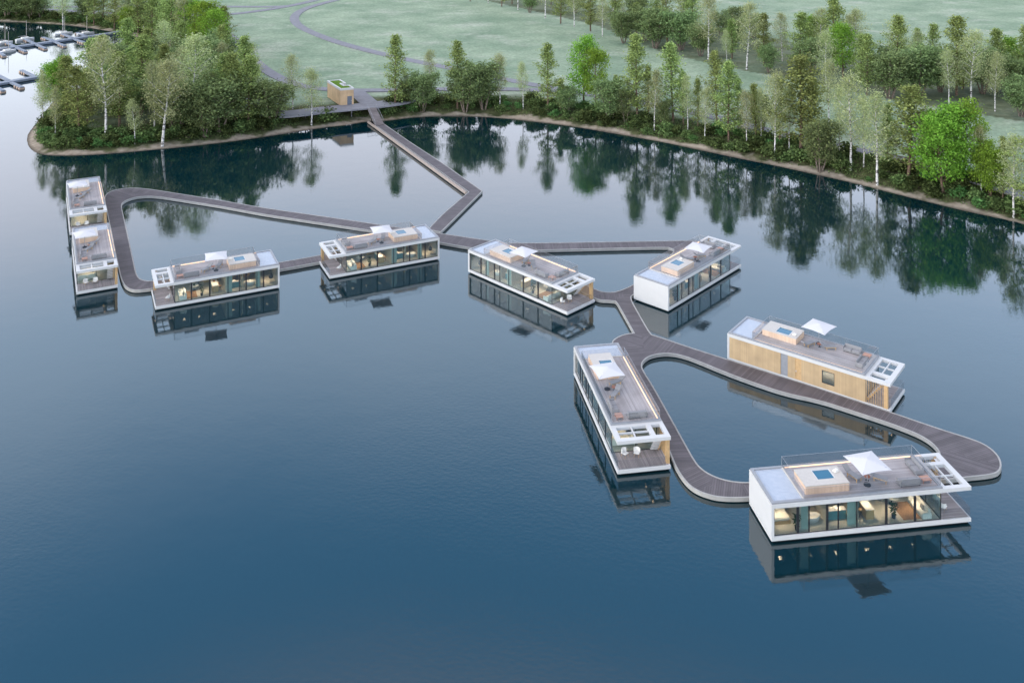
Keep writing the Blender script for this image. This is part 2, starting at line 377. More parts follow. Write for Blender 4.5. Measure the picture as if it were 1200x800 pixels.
for a, b in ((342, 133.8), (358, 131.6), (376, 129.6), (394, 128.2), (412, 126.7), (455, 122.6)):
    x, y, _ = G(a, b, 3.0); ps.ring([(x, y, -.5), (x, y, 2.85)], .16, 8)
tag(ps.build('promenade_posts', concg), kind='structure')
path('lakeside_path', [(268, 40), (277, 49), (292, 66), (312, 83), (335, 95), (362, 102.5), (390, 105), (422, 105.8), (455, 105.3), (510, 104.3), (560, 104), (610, 104.3), (655, 106.5), (700, 111.5), (750, 119.5),
  (800, 129), (850, 139.5), (920, 158), (986, 171), (1039, 182), (1081, 191.5), (1150, 212), (1250, 245), (1400, 300)], 3.6)
path('winding_path', [(470, -14), (430, -7), (402, -2), (378, 4), (357, 10), (346, 17), (344, 24), (352, 32), (372, 41), (402, 51.5), (447, 63), (490, 72.5), (530, 80), (570, 88.5), (600, 94.5), (630, 100), (660, 106)], 3.6, -.03)
path('far_path', [(460, -22), (420, -12), (375, -1), (350, 5), (320, 10.5), (272, 17), (220, 19), (150, 17), (88, 13), (20, 9)], 4.0, -.05)
path('upper_path', [(345, 6.5), (320, 8.2), (267, 7.8), (180, 7), (100, 8), (50, 8), (-20, 7)], 4.0, -.08)
path('cabin_path', [(414, 105), (424, 113), (434, 121.5)], 4.6, .05)

# ------------------------------------------------------------------ floating walkways
ZD = .48
def poly2(pts, z=ZD, mt=R(38)): return chaikin([G(a, b, z) for a, b in pts], 2, True, mt)
outer = [(812, 281.7), (822, 284), (827, 290), (824, 298), (742.5, 345), (738.6, 349), (748, 366), (760, 387), (764, 392), (780, 397), (810, 407.4), (850, 420), (920, 442), (960, 454.5),
 (1044, 482.5), (1080, 495), (1110, 505), (1136, 513), (1152, 519), (1164, 527), (1171, 535), (1174, 543), (1173, 550), (1168, 554.5), (1156, 557), (1140, 558.5), (1110, 562),
 (980, 573), (878, 583), (860, 583.5), (848, 583), (836, 581.5), (820, 576.5), (808, 569.5), (798, 558), (790, 544), (785.5, 532),
 (773, 505), (728, 425), (717, 407), (717, 400), (720, 397), (726, 393.5), (734, 391), (742.4, 390), (722.4, 354), (720, 352.8), (712, 352), (704, 351.8), (697.6, 350),
 (640, 323.5), (590, 302), (560, 292), (549, 290), (515, 284.2), (500, 286), (374.5, 307.3), (329, 315.8), (250, 328), (177, 338.5), (165, 340), (155, 340), (148, 337), (144, 332), (141, 325),
 (135, 297.5), (125, 247.5), (122, 234), (123, 229), (127.5, 225), (137.5, 221.7), (152.5, 220), (167.5, 220.6), (185, 223), (210, 227), (260, 235), (310, 243.7), (410, 258),
 (470, 267), (503, 271.5), (513, 273), (571, 281.5), (590, 284.5), (612, 284.8), (656, 284.3), (727.5, 283.2), (782.5, 282.3)]
hole1 = [(754, 434.5), (752, 428), (754, 423), (760, 418), (770, 415), (782, 414), (792, 415), (804, 418), (820, 424), (850, 436.5), (880, 447.5), (920, 461), (960, 469),
 (1000, 482), (1040, 495), (1064, 504), (1080, 511), (1092, 519), (1099, 527), (1101, 533), (1099, 540), (1092, 545), (1070, 549), (1000, 554.5), (900, 563), (876, 565), (860, 564), (844, 560.5),
 (830, 554.5), (820, 547), (814, 539), (806, 525), (786, 489), (766, 453)]
hole2 = [(604, 297), (614, 293.6), (650, 292.8), (700, 291.6), (770, 290), (783, 290.2), (789, 292), (789, 296), (782, 302), (742, 334), (728, 340), (718, 342.6), (706, 342), (698, 339)]
hole3 = [(142, 240), (146, 236), (151, 233.6), (160, 231), (172.5, 230), (185, 230.5), (210, 234.3), (260, 242.2), (310, 251.5), (360, 259), (410, 266.5), (470, 275.5), (476, 278), (470, 281), (430, 288),
 (374.5, 299.2), (328, 307.3), (250, 319.5), (200, 327), (177, 329.3), (168, 328.5), (163, 326), (160, 321), (157.5, 310), (150, 275)]
jetty = [(449, 144.5), (480, 166), (520, 192), (565.5, 224), (517, 272), (501, 269), (519, 250.5), (549, 225), (440, 147)]
seglines = [[(800, 286), (600, 289)], [(600, 289), (500, 276)], [(500, 276), (410, 262), (200, 228), (160, 226), (140, 232), (133, 245)], [(133, 245), (150, 320), (158, 333), (172, 334)], [(172, 334), (374, 303), (500, 282)],
 [(560, 288), (700, 346)], [(700, 346), (725, 346)], [(730, 343), (752, 391), ], [(810, 288), (735, 342)], [(752, 391), (735, 405), (760, 450), (795, 520), (805, 548), (830, 566), (876, 574)], [(750, 395), (800, 408), (960, 461), (1080, 503), (1120, 530)], [(1120, 530), (1110, 556), (876, 574)],
 [(445, 147), (557, 224)], [(557, 224), (508, 270)]]
SEGS = []
for ln in seglines:
    Q = [Vector(G(a, b, ZD)[:2]) for a, b in ln]; s = 0
    for a, b in zip(Q, Q[1:]): SEGS.append((a, b, s)); s += (b-a).length
def nearest_dir(p):
    best = None
    for a, b, s in SEGS:
        ab = b-a; t = max(0, min(1, (p-a).dot(ab)/ab.length_squared)); d = (p-(a+ab*t)).length
        if best is None or d < best[0]: best = (d, ab.normalized(), a, s)
    return best
def cope(loops, parent, wd=.17):
    m = MB(); dk = MB()
    for P in loops:
        n = len(P); ar = sum(P[i-1].x*P[i].y-P[i].x*P[i-1].y for i in range(n))/2
        sg = 1 if ar > 0 else -1
        if P is not loops[0]: sg = -sg
        inn = []; rec = []
        for i in range(n):
            a, b, c = P[i-1], P[i], P[(i+1) % n]; u, v = (b-a).normalized(), (c-b).normalized()
            nn = (Vector((-u.y, u.x))+Vector((-v.y, v.x))); k = max(nn.length/2, .5); nn = nn.normalized()*sg/k
            inn.append(b+nn*wd); rec.append(b+nn*.12)
        cl = lambda L, z: [(q.x, q.y, z) for q in L]+[(L[0].x, L[0].y, z)]
        m.strip(cl(P, ZD+.03), cl(inn, ZD+.03)); m.strip(cl(P, .10), cl(P, ZD+.03)); m.strip(cl(inn, ZD+.03), cl(inn, ZD-.05)); m.strip(cl(rec, .10), cl(P, .10))
        dk.strip(cl(rec, -.6), cl(rec, .11))
    m.build('coping', copem, parent); dk.build('pontoon', dark, parent)
def walkway(name, loops, label):
    root = empty(name, (0, 0, 0)); tag(root, label, 'walkway', 'floating walkways between the houseboats')
    L3 = [[Vector((p.x, p.y, 0)) for p in lp] for lp in loops]; tri = tessellate_polygon(L3); V = [p for lp in L3 for p in lp]
    bm = bmesh.new(); vv = [bm.verts.new((p.x, p.y, ZD)) for p in V]
    for t in tri:
        try: bm.faces.new([vv[i] for i in t])
        except ValueError: pass
    x0, x1 = min(p.x for p in V), max(p.x for p in V); y0, y1 = min(p.y for p in V), max(p.y for p in V)
    for k in range(int(x0), int(x1)+1):
        g = bm.verts[:]+bm.edges[:]+bm.faces[:]; bmesh.ops.bisect_plane(bm, geom=g, plane_co=(k+.31, 0, 0), plane_no=(1, 0, 0))
    for k in range(int(y0), int(y1)+1):
        g = bm.verts[:]+bm.edges[:]+bm.faces[:]; bmesh.ops.bisect_plane(bm, geom=g, plane_co=(0, k+.37, 0), plane_no=(0, 1, 0))
    bmesh.ops.recalc_face_normals(bm, faces=bm.faces[:])
    if bm.faces[0:1][0].normal.z < 0: bmesh.ops.reverse_faces(bm, faces=bm.faces[:])
    uvl = bm.loops.layers.uv.new('plank')
    for f in bm.faces:
        c = f.calc_center_median(); d, dr, a, s = nearest_dir(Vector((c.x, c.y)))
        for lp in f.loops:
            q = Vector((lp.vert.co.x, lp.vert.co.y))-a; lp[uvl].uv = (q.dot(dr)+s, q.dot(Vector((-dr.y, dr.x))))
    me = bpy.data.meshes.new('decking'); bm.to_mesh(me); bm.free(); me.materials.append(walk)
    o = bpy.data.objects.new('decking', me); C.objects.link(o); o.parent = root
    cope(loops, root); return root
wk = walkway('floating_walkway', [poly2(outer), poly2(hole1), poly2(hole2), poly2(hole3)], 'winding dark timber walkway with pale concrete edges looping past all the moored houseboats')
jt = walkway('jetty', [poly2(jetty)], 'straight angled timber jetty joining the footbridge on shore to the looping walkway'); jt['category'] = 'jetty'
del jt['group'], wk['group']
# long pale timber bench-like fascia on the jetty's near side
a0, a1 = Vector(G(432, 142.5, .5)), Vector(G(547, 225.5, .5))
t = (a1-a0).normalized(); nn = Vector((t.y, -t.x, 0)); nn = nn if nn.y < 0 else -nn
m = MB(); m.cbox((a0+a1)/2+nn*.16-Vector((0, 0, .08)), ((a1-a0).length, .34, .5), math.atan2(t.y, t.x)); m.build('fender_board', mat('blond_fender', (.36, .30, .26), .6, noise=(1.5, .1)), jt)
# footbridge ramp
fb = empty('footbridge', G(440, 137, 1)); tag(fb, 'short sloping timber footbridge from the lakeside promenade down to the jetty', 'footbridge')
q = [Vector(G(430.5, 127, 3.12)), Vector(G(440.5, 126, 3.12)), Vector(G(450, 145.5, .6)), Vector(G(440, 148, .6))]
o0 = fb.location; q = [p-o0 for p in q]
m = MB(); m.v = [tuple(p) for p in q]+[tuple(p-Vector((0, 0, .25))) for p in q]; m.f = [(0, 3, 2, 1), (4, 5, 6, 7), (0, 1, 5, 4), (1, 2, 6, 5), (2, 3, 7, 6), (3, 0, 4, 7)]
m.build('ramp_deck', stripes('ramp_planks', (.16, .14, .14), 1, .3, .2, .12), fb)
for i, (a, b) in enumerate(((q[0], q[3]), (q[1], q[2]))):
    m = MB()
    for k in range(7):
        p = a+(b-a)*k/6; m.ring([p, p+Vector((0, 0, 1))], .025, 5)
    m.ring([a+Vector((0, 0, 1)), b+Vector((0, 0, 1))], .03, 5); m.build('handrail', grey, fb)
for fx, mm in ((0, (q[0]+q[3])/2), (1, (q[1]+q[2])/2)):
    p = mm; MB().ring([Vector((p.x, p.y, -1.6)), Vector((p.x, p.y, p.z-.2))], .12, 8).build('bridge_pile', darkm, fb)

# ------------------------------------------------------------------ service cabin
cb = empty('service_cabin', G(398.9, 124.2, 3.0)); tag(cb, 'small timber clad cabin with notched green roof beside the promenade', 'cabin')
fr = Vector(G(398.9, 124.2, 3.0)); rt = Vector(G(414.2, 122.8, 3.0)); lf = Vector(G(383.6, 113.9, 3.0))
cb.rotation_euler.z = math.atan2((rt-fr).y, (rt-fr).x)
CWd = (rt-fr).length; CL = (lf-fr).length; CH = 4.35
ex = (rt-fr).normalized(); ey0 = (lf-fr)
u = ey0.dot(ex); v = ey0.dot(Vector((-ex.y, ex.x, 0)))   # skew of the traced side wall
CWd = max(CWd, 3.4)
CLn = abs(v)
def cm(pts, z0, z1):
    m = MB(); n = len(pts); m.v = [(x, y, z0) for x, y in pts]+[(x, y, z1) for x, y in pts]
    m.f = [tuple(range(n))[::-1], tuple(range(n, 2*n))]+[(i, (i+1) % n, n+(i+1) % n, n+i) for i in range(n)]; return m
sk = u/CLn if abs(u/CLn) < 1 else 0
T = lambda x, y: (x+sk*y, y)
foot = [T(0, 0), T(CWd, 0), T(CWd, CLn*.32), T(CWd*.62, CLn*.32), T(CWd*.62, CLn*.58), T(CWd, CLn*.58), T(CWd, CLn), T(0, CLn)]
def ins(P, d):
    P = [Vector(p) for p in P]; o = []
    for i in range(len(P)):
        a, b, c = P[i-1], P[i], P[(i+1) % len(P)]; u_, v_ = (b-a).normalized(), (c-b).normalized()
        n1, n2 = Vector((-u_.y, u_.x)), Vector((-v_.y, v_.x)); s = n1+n2; s = s/(s.length_squared/2); o.append(tuple(b+s*d))
    return o
cm(foot, 0, CH-.45).build('cladding_wall', stripes('cabin_cladding', (.58, .40, .24), 0, .14, .08, .05), cb)
cm(ins(foot, .04), CH-.455, CH-.2).build('roof_slab', grey, cb)
cm(ins(foot, .45), CH-.19, CH-.08).build('green_roof', greenroof, cb)
m = MB(); o_, i_ = ins(foot, -.06), ins(foot, .28)
m.strip([(*p, CH-.5) for p in o_+o_[:1]], [(*p, CH) for p in o_+o_[:1]]); m.strip([(*p, CH) for p in o_+o_[:1]], [(*p, CH) for p in i_+i_[:1]]); m.strip([(*p, CH) for p in i_+i_[:1]], [(*p, CH-.2) for p in i_+i_[:1]])
m.build('roof_edge', white, cb)
d = MB().box(CWd*.52, CWd*.86, -.06, .0, .05, 2.25).build('door', mat('grey_door', (.13, .15, .19), .5), cb)
MB().box(CWd*.80, CWd*.82, -.12, -.062, 1.0, 1.2).build('handle', whitem, d)

# ------------------------------------------------------------------ houseboats
L0, W0 = 20.0, 5.8
TOP = 3.6
def houseboat(m_):
    """standard boat: x 0 (blank end) .. 20 (terrace end); glass on the -y side for m_=1"""
    W = W0/2; root = empty('houseboat')
    Yb = lambda mb, x0, x1, y0, y1, z0, z1: mb.box(x0, x1, y0*m_, y1*m_, z0, z1)
    def part(name, mt, boxes, bevel=0, parent=root):
        mb = MB()
        for b in boxes: Yb(mb, *b)
        return mb.build(name, mt, parent, bevel)
    part('hull', dark, [(.25, 19.75, -W+.22, W-.22, -.7, .2)])
    part('floor_slab', white, [(0, 20, -W, W, .2, .58)], .03)
    part('end_wall', white, [(0, .28, -W, W, .582, TOP)], .02)
    part('roof_slab', white, [(.282, 17.0, -W, W, 3.22, TOP)], .02)
    # canopy with four panes and a stair slot
    fr_ = [(17.003, 17.55, -W, W), (19.45, 20, -W, W), (17.552, 19.448, -W, -W+.5), (17.552, 19.448, .95, 1.45), (17.552, 19.448, 2.45, W)]
    part('canopy', white, [(a, b, c, d, 3.25, TOP) for a, b, c, d in fr_])
    part('canopy_bars', white, [(18.42, 18.54, -W+.502, .948, 3.36, 3.54), (17.56, 18.418, -.79, -.67, 3.36, 3.54), (18.542, 19.44, -.79, -.67, 3.36, 3.54)])
    # parapet coping around the roof
    part('parapet', grey, [(.08, 17.1, -W+.08, -W+.36, TOP+.003, TOP+.16), (.08, 17.1, W-.36, W-.08, TOP+.003, TOP+.16), (.08, .36, -W+.362, W-.362, TOP+.003, TOP+.16), (16.85, 17.1, -W+.362, W-.362, TOP+.003, TOP+.16)])
    part('tiled_roof_bed', tilem, [(.362, 3.2, -W+.362, W-.362, TOP+.004, TOP+.05)])
    part('roof_deck', deckm, [(3.35, 16.848, -W+.362, W-.362, TOP+.004, TOP+.075)])
    part('deck_kerb', stone, [(3.202, 3.348, -W+.362, W-.362, TOP+.004, TOP+.14)])
    # plunge pool block
    zb = TOP+.077; px0, px1, py0, py1 = 3.75, 8.1, -1.95, .75; h = .82
    o0_, o1_, q0, q1 = 5.3, 7.1, -1.1, .45
    pool = part('pool_block', sandst, [(px0, px1, py0, py1, zb, zb+h-.1)])
    part('pool_rim', stone, [(px0-.02, o0_, py0-.02, py1+.02, zb+h-.098, zb+h), (o1_, px1+.02, py0-.02, py1+.02, zb+h-.098, zb+h), (o0_, o1_, py0-.02, q0, zb+h-.098, zb+h), (o0_, o1_, q1, py1+.02, zb+h-.098, zb+h)], parent=pool)
    part('pool_lining', whitem, [(o0_+.002, o0_+.06, q0+.002, q1-.002, zb+h-.097, zb+h-.004), (o1_-.06, o1_-.002, q0+.002, q1-.002, zb+h-.097, zb+h-.004), (o0_+.06, o1_-.06, q1-.06, q1-.002, zb+h-.097, zb+h-.004)], parent=pool)
    part('pool_water', poolw, [(o0_+.061, o1_-.061, q0+.002, q1-.061, zb+h-.099, zb+h-.07)], parent=pool)
    # glass railing round the deck and its light strip
    rz0, rz1 = TOP+.16, TOP+1.12
    e = W-.22
    for k, b in enumerate([(3.27, 16.97, -e-.01, -e+.01), (3.27, 16.97, e-.01, e+.01), (3.26, 3.28, -e+.02, e-.02), (16.96, 16.98, -e+.02, e-.02)]):
        part('glass_railing', rail_g, [(*b, rz0, rz1)])
    part('railing_cap', railc, [(3.25, 16.99, -e-.012, -e+.012, rz1, rz1+.015), (3.25, 16.99, e-.012, e+.012, rz1, rz1+.015), (3.258, 3.282, -e+.02, e-.02, rz1, rz1+.015), (16.958, 16.982, -e+.02, e-.02, rz1, rz1+.015)])
    posts = [(16.955, 16.985, s*e-.015, s*e+.015, TOP+.16, rz1) for s in (-1, 1)]+[(3.255, 3.285, s*e-.015, s*e+.015, TOP+.16, rz1) for s in (-1, 1)]
    for pb in posts: part('railing_post', railc, [pb])
    part('light_strip', stripl, [(3.5, 16.7, W-.43, W-.366, TOP+.08, TOP+.15)])
    # glazed side
    gl = W-.22
    edges = [.3, 2.7, 3.75, 5.6, 6.65, 8.5, 11.5, 14.4, 17.0]; thick = {0, 1, 3, 6, 7, 8}
    for i in range(8):
        a, b = edges[i], edges[i+1]
        wf = part('window', darkm, [(a+.003, a+.06, -gl-.04, -gl+.04, .585, 3.215), (b-.06, b-.003, -gl-.04, -gl+.04, .585, 3.215), (a+.06, b-.06, -gl-.035, -gl+.035, .585, .65), (a+.06, b-.06, -gl-.035, -gl+.035, 3.15, 3.215)]
              + ([(b-.17, b-.061, -gl-.05, -gl+.05, .66, 3.14)] if (i+1) in thick and i < 7 else []))
        part('pane', glass, [(a+.06, b-.06, -gl-.006, -gl+.006, .65, 3.15)], parent=wf)
    we = part('window', darkm, [(16.92, 17.0, gl-.4, gl-.32, .585, 3.215), (16.92, 17.0, -.04, .04, .585, 3.215), (16.93, 16.99, -gl+.06, -.04, .585, .65), (16.93, 16.99, .04, gl-.4, .585, .65), (16.93, 16.99, -gl+.06, gl-.4, 3.15, 3.215)])
    part('pane', glass, [(16.955, 16.967, -gl+.06, gl-.4, .65, 3.15)], parent=we)
    # timber side with door, narrow window and square window
    ws = W-.03
    def wall(x0, x1, z0=.585, z1=3.215): return (x0, x1, ws-.16, ws, z0, z1)
    part('timber_wall', oak, [wall(.285, 7.0), wall(7.9, 8.8), wall(9.6, 12.1), wall(12.1, 13.6, .585, 1.25), wall(12.1, 13.6, 2.75, 3.215), wall(13.6, 17.2)])
    part('timber_pillar', oakp, [(19.25, 19.7, ws-.35, ws, .585, 3.245)])
    nw = part('narrow_window', grey, [(7.003, 7.897, ws-.13, ws-.06, .585, 3.215)])
    dr = part('door', oakp, [(8.803, 9.597, ws-.14, ws-.05, .585, 3.215)]); part('handle', whitem, [(8.9, 8.96, ws-.048, ws+.02, 1.5, 1.7)], parent=dr)
    sw = part('square_window', darkm, [(12.103, 12.17, ws-.10, ws+.02, 1.253, 2.747), (13.53, 13.597, ws-.10, ws+.02, 1.253, 2.747), (12.17, 13.53, ws-.10, ws+.02, 1.253, 1.31), (12.17, 13.53, ws-.10, ws+.02, 2.69, 2.747)])
    part('pane', glass, [(12.17, 13.53, ws-.06, ws-.05, 1.31, 2.69)], parent=sw)
    part('slat_screen', oakp, [(17.3+k*.2, 17.34+k*.2, ws-.1, ws-.03, .585, 3.245) for k in range(10)])
    # terrace
    part('terrace_deck', terr, [(17.05, 19.8, -W+.25, W-.2, .583, .64)])
    part('terrace_railing', rail_g, [(19.9, 19.92, -W+.1, W-.5, .59, 1.6), (17.1, 19.88, -W+.09, -W+.11, .59, 1.6)])
    st = MB()
    for k in range(9):
        Yb(st, 17.2+k*.24, 17.2+k*.24+.26, 1.5, 2.35, .85+k*.31, .90+k*.31)
    st.build('staircase', whitem, root)
    part('stair_string', oakp, [(17.25+k*.24, 17.49+k*.24, 2.36, 2.41, .72+k*.31, 1.0+k*.31) for k in range(9)])
    # interior shell
    part('floor', floorm, [(.29, 16.9, -gl+.06, ws-.17, .583, .62)])
    part('ceiling', fabd, [(.29, 16.9, -gl+.06, ws-.17, 3.17, 3.216)])
    part('back_wall', wallm, [(.29, 8.6, ws-.23, ws-.165, .625, 3.165)]); part('back_wall', wallm, [(13.8, 16.9, ws-.23, ws-.165, .625, 3.165)]); part('wood_back_wall', oakp, [(8.79, 11.9, ws-.23, ws-.165, .625, 3.165)])
    part('partition', plaster, [(3.05, 3.2, -gl+.5, ws-.24, .625, 3.165), (5.85, 5.98, -gl+.9, ws-.24, .625, 3.165), (8.62, 8.78, -gl+.3, ws-.24, .625, 3.165)])
    part('green_screen', tealp, [(3.2, 3.85, -gl+.45, -gl+.5, .625, 3.165), (7.75, 8.6, -gl+.42, -gl+.48, .625, 3.165)])
    part('wardrobe', oakp, [(4.1, 5.7, 1.6, ws-.25, .63, 2.9), (9.2, 11.6, 2.0, ws-.25, .63, 2.9)])
    for x in (1.7, 4.6, 7.3, 10.4, 12.8, 15.2):      # downlights with added baffles that keep their glow out of the water reflections
        part('added_lamp_baffle', darkm, [(x-.19, x-.17, -1.09, -.71, 2.80, 3.168), (x+.17, x+.19, -1.09, -.71, 2.80, 3.168), (x-.17, x+.17, -1.09, -1.07, 2.80, 3.168), (x-.17, x+.17, -.73, -.71, 2.80, 3.168)])
        part('ceiling_lamp', lampm, [(x-.15, x+.15, -1.05, -.75, 3.14, 3.168)])
    part('spot_lamp', lampm, [(x-.06, x+.06, 1.0, 1.12, 3.235, 3.248) for x in (17.2, 19.6)])
    for x, e_, sz in ((1.7, 20, 0), (4.6, 18, 0), (7.3, 18, 0), (10.4, 22, 0), (12.8, 20, 0), (15.2, 22, 0)):
        li = bpy.data.lights.new('ceiling_light', 'AREA'); li.shape = 'RECTANGLE'; li.size = .28; li.size_y = .28; li.energy = e_*1.7; li.color = (1, .70, .46)
        lo_ = bpy.data.objects.new('ceiling_light', li); C.objects.link(lo_); lo_.location = (x, -.9*m_, 3.1); lo_.parent = root
    return root

BO = {'A': (1, 23.87, 94.07, 0.1388, 20.19, 5.54), 'B': (1, 10.52, 122.04, -1.4092, 20.37, 5.78), 'C': (-1, 29.35, 127.47, -0.6550, 20.29, 5.87),
 'D': (1, 20.01, 140.94, 0.8351, 20.86, 5.97), 'E': (1, -4.74, 154.72, -0.7947, 20.93, 5.98), 'F': (-1, -13.04, 160.46, -2.7013, 18.04, 6.38),
 'G': (-1, -36.23, 149.65, -2.7073, 17.63, 6.33), 'H': (1, -70.19, 162.75, -1.1149, 19.13, 5.70), 'I': (1, -82.28, 187.46, -1.1159, 20.48, 5.95)}
LB = {'A': 'white glass-fronted houseboat nearest the camera, moored at the lower right end of the walkway',
 'B': 'houseboat seen from its open terrace end, moored on the left side of the right loop',
 'C': 'houseboat showing its timber clad side with a door and square window to the walkway',
 'D': 'houseboat showing its blank white end wall beside the walkway junction',
 'E': 'houseboat in the centre, glass side and terrace facing the lower right',
 'F': 'houseboat just below the corner where the jetty meets the walkway, terrace to the left',
 'G': 'houseboat at the lower edge of the left loop, terrace touching the curved corner',
 'H': 'front one of the two houseboats moored end to end at the far left',
 'I': 'rear one of the two houseboats moored end to end at the far left'}
ON = {'A': 'the nearest houseboat', 'B': 'the houseboat beside the right loop', 'C': 'the timber-sided houseboat', 'D': 'the blank-ended white houseboat',
      'E': 'the centre houseboat', 'F': 'the houseboat below the jetty corner', 'G': 'the houseboat below the left loop', 'H': 'the front far-left houseboat', 'I': 'the rear far-left houseboat'}
protos = {}
for k, (m_, x, y, th, L, W) in BO.items():
    if m_ not in protos: b = protos[m_] = houseboat(m_); TREE.pop(b.name, None)
    else: b = copy_tree(protos[m_])
    b.location = (x, y, 0); b.rotation_euler.z = th; b.scale = (L/L0, W/W0, 1)
    tag(b, LB[k], 'houseboat', 'houseboats moored along the floating walkway')

# ------------------------------------------------------------------ furniture prototypes (built at the origin, copied to every boat)
def sun_lounger():
    r = empty('sun_lounger')
    m = MB().cbox((-.25, -.3, .3), (1.3, .05, .05)).cbox((-.25, .3, .3), (1.3, .05, .05)); m.build('frame', oakp, r)
    for x in (-.8, .3):
        for y in (-.3, .3): MB().box(x-.03, x+.03, y-.03, y+.03, 0, .275).build('leg', oakp, r)
    MB().cbox((-.25, 0, .38), (1.35, .66, .1)).build('seat', fabg, r, .03)
    MB().cbox((.72, 0, .60), (.75, .66, .1), ry=-.62).build('backrest', fabg, r, .03)
    return r
def outdoor_sofa():
    r = empty('outdoor_sofa')
    MB().box(-1, 1, -.42, .42, .10, .2).build('frame', fabg, r)
    for x in (-.92, .92):
        for y in (-.36, .36): MB().box(x-.03, x+.03, y-.03, y+.03, 0, .1).build('leg', fabd, r)
    for x in (-.5, .5): MB().box(x-.48, x+.48, -.42, .24, .2, .42).build('cushion', fabg, r, .04)
    MB().box(-1, 1, .25, .42, .2, .74).build('backrest', fabg, r, .04)
    MB().box(-1.06, -1.0, -.42, .42, .08, .55).build('armrest', fabg, r); MB().box(1.0, 1.06, -.42, .42, .08, .55).build('armrest', fabg, r)
    return r
def coffee_table():
    r = empty('coffee_table'); MB().box(-.45, .45, -.4, .4, .28, .34).build('table_top', pink, r, .01)
    for x in (-.38, .38):
        for y in (-.33, .33): MB().box(x-.03, x+.03, y-.03, y+.03, 0, .28).build('leg', pink, r)
    return r
def parasol():
    r = empty('parasol')
    MB().lathe([(.34, 0), (.34, .08), (.08, .1), (.05, .3)], n=16).build('base', fabd, r)
    MB().ring([(0, 0, .1), (0, 0, 2.5)], .035, 8).build('pole', grey, r)
    # square canopy, sagging edges
    n = 12; hs = 1.6; v = []; f = []
    for j in range(n+1):
        for i in range(n+1):
            x, y = -1+2*i/n, -1+2*j/n; q = max(abs(x), abs(y)); o = min(abs(x), abs(y))
            sc = 1-.06*q*(1-(o/q)**2 if q else 0); v.append((x*hs*sc, y*hs*sc, 2.58-.38*q**1.05-.05*q*(o/q if q else 0)))
    for j in range(n):
        for i in range(n): a = j*(n+1)+i; f.append((a, a+1, a+n+2, a+n+1))
    m = MB(); m.v = v; m.f = f; o = m.build('canopy', canvas, r)
    md = o.modifiers.new('thickness', 'SOLIDIFY'); md.thickness = .03
    m = MB()
    for sx in (-1, 1):
        for sy in (-1, 1): m.ring([(0, 0, 2.46), (sx*hs*.97, sy*hs*.97, 2.18)], .012, 5)
    m.build('ribs', grey, r)
    return r
def side_table():
    r = empty('side_table'); MB().lathe([(.26, .36), (.30, .38), (.30, .42)], n=16).build('table_top', copper, r)
    MB().lathe([(.18, 0), (.05, .04), (.04, .36)], n=12).build('stand', fabd, r); return r
def terrace_chair():
    r = empty('terrace_chair')
    MB().cbox((0, 0, .42), (.62, .6, .08)).build('seat', wmat, r, .03)
    b = MB()
    for k in range(7):
        a = math.pi*.5+(k-3)*.38; b.cbox((.0+.34*math.cos(a+math.pi/2-0), .34*math.sin(a+math.pi/2), .62), (.06, .16, .42), rz=a+math.pi/2)
    b.build('shell_back', wmat, r, .01)
    for x in (-.22, .22):
        for y in (-.2, .2): MB().ring([(x, y, .4), (x*1.25, y*1.25, 0)], .018, 5).build('leg', oakp, r)
    return r
def towel():
    return MB().cbox((0, 0, .06), (.55, .42, .12)).cbox((.04, .02, .15), (.42, .34, .07), .2).build('folded_towel', wmat, None, .03)
def bed():
    r = empty('bed'); MB().box(-1.0, 1.0, -.9, .9, .0, .3).build('base', oakp, r)
    MB().box(-.98, .98, -.88, .88, .302, .55).build('mattress', wmat, r, .06)
    for y in (-.43, .43): MB().box(.45, .93, y-.36, y+.36, .552, .72).build('pillow', wmat, r, .06)
    MB().box(1.0, 1.08, -.95, .95, 0, 1.0).build('headboard', fabg, r); return r
def bathtub():
    m = MB().lathe([(.30, 0), (.42, .05), (.50, .3), (.54, .56), (.50, .57), (.44, .3), (.3, .12)], n=20)
    m.v = [(x*1.65, y*.85, z) for x, y, z in m.v]; return m.build('bathtub', whitem, None, 0, True)
def vanity():
    r = empty('washstand'); MB().box(-.9, .9, -.28, .28, 0, .8).build('cabinet', teald, r, .01); MB().box(-.93, .93, -.3, .3, .802, .86).build('worktop', whitem, r)
    MB().lathe([(.12, .862), (.24, .98), (.22, .98), (.1, .88)], n=16).build('basin', whitem, r); return r
def island():
    r = empty('kitchen_island'); MB().box(-1.2, .1, -.4, .4, 0, .88).build('wood_front', oakp, r); MB().box(.103, 1.2, -.4, .4, 0, .88).build('cabinet', teald, r)
    MB().box(-1.24, 1.24, -.44, .44, .883, .93).build('worktop', whitem, r)
    m = MB()
    m.lathe([(.16, .932), (.2, 1.0), (.18, 1.0), (.1, .95)], (.5, 0, 0), 12); m.build('bowl', copper, r); return r
def plant():
    r = empty('potted_plant'); MB().lathe([(.16, 0), (.2, .4), (.17, .4)], n=12).build('pot', fabd, r)
    rd = random.Random(3); m = MB()
    for k in range(60):
        a = rd.uniform(0, 6.28); h = rd.uniform(.5, 1.5); q = rd.uniform(.05, .4)*(1-.3*abs(h-1)); m.cbox((q*math.cos(a), q*math.sin(a), h), (.22, .1, .015), rz=a, ry=rd.uniform(-.7, .7))
    m.build('foliage', leafp, r); MB().ring([(0, 0, .35), (0, 0, 1.2)], .02, 5).build('stem', oakp, r); return r
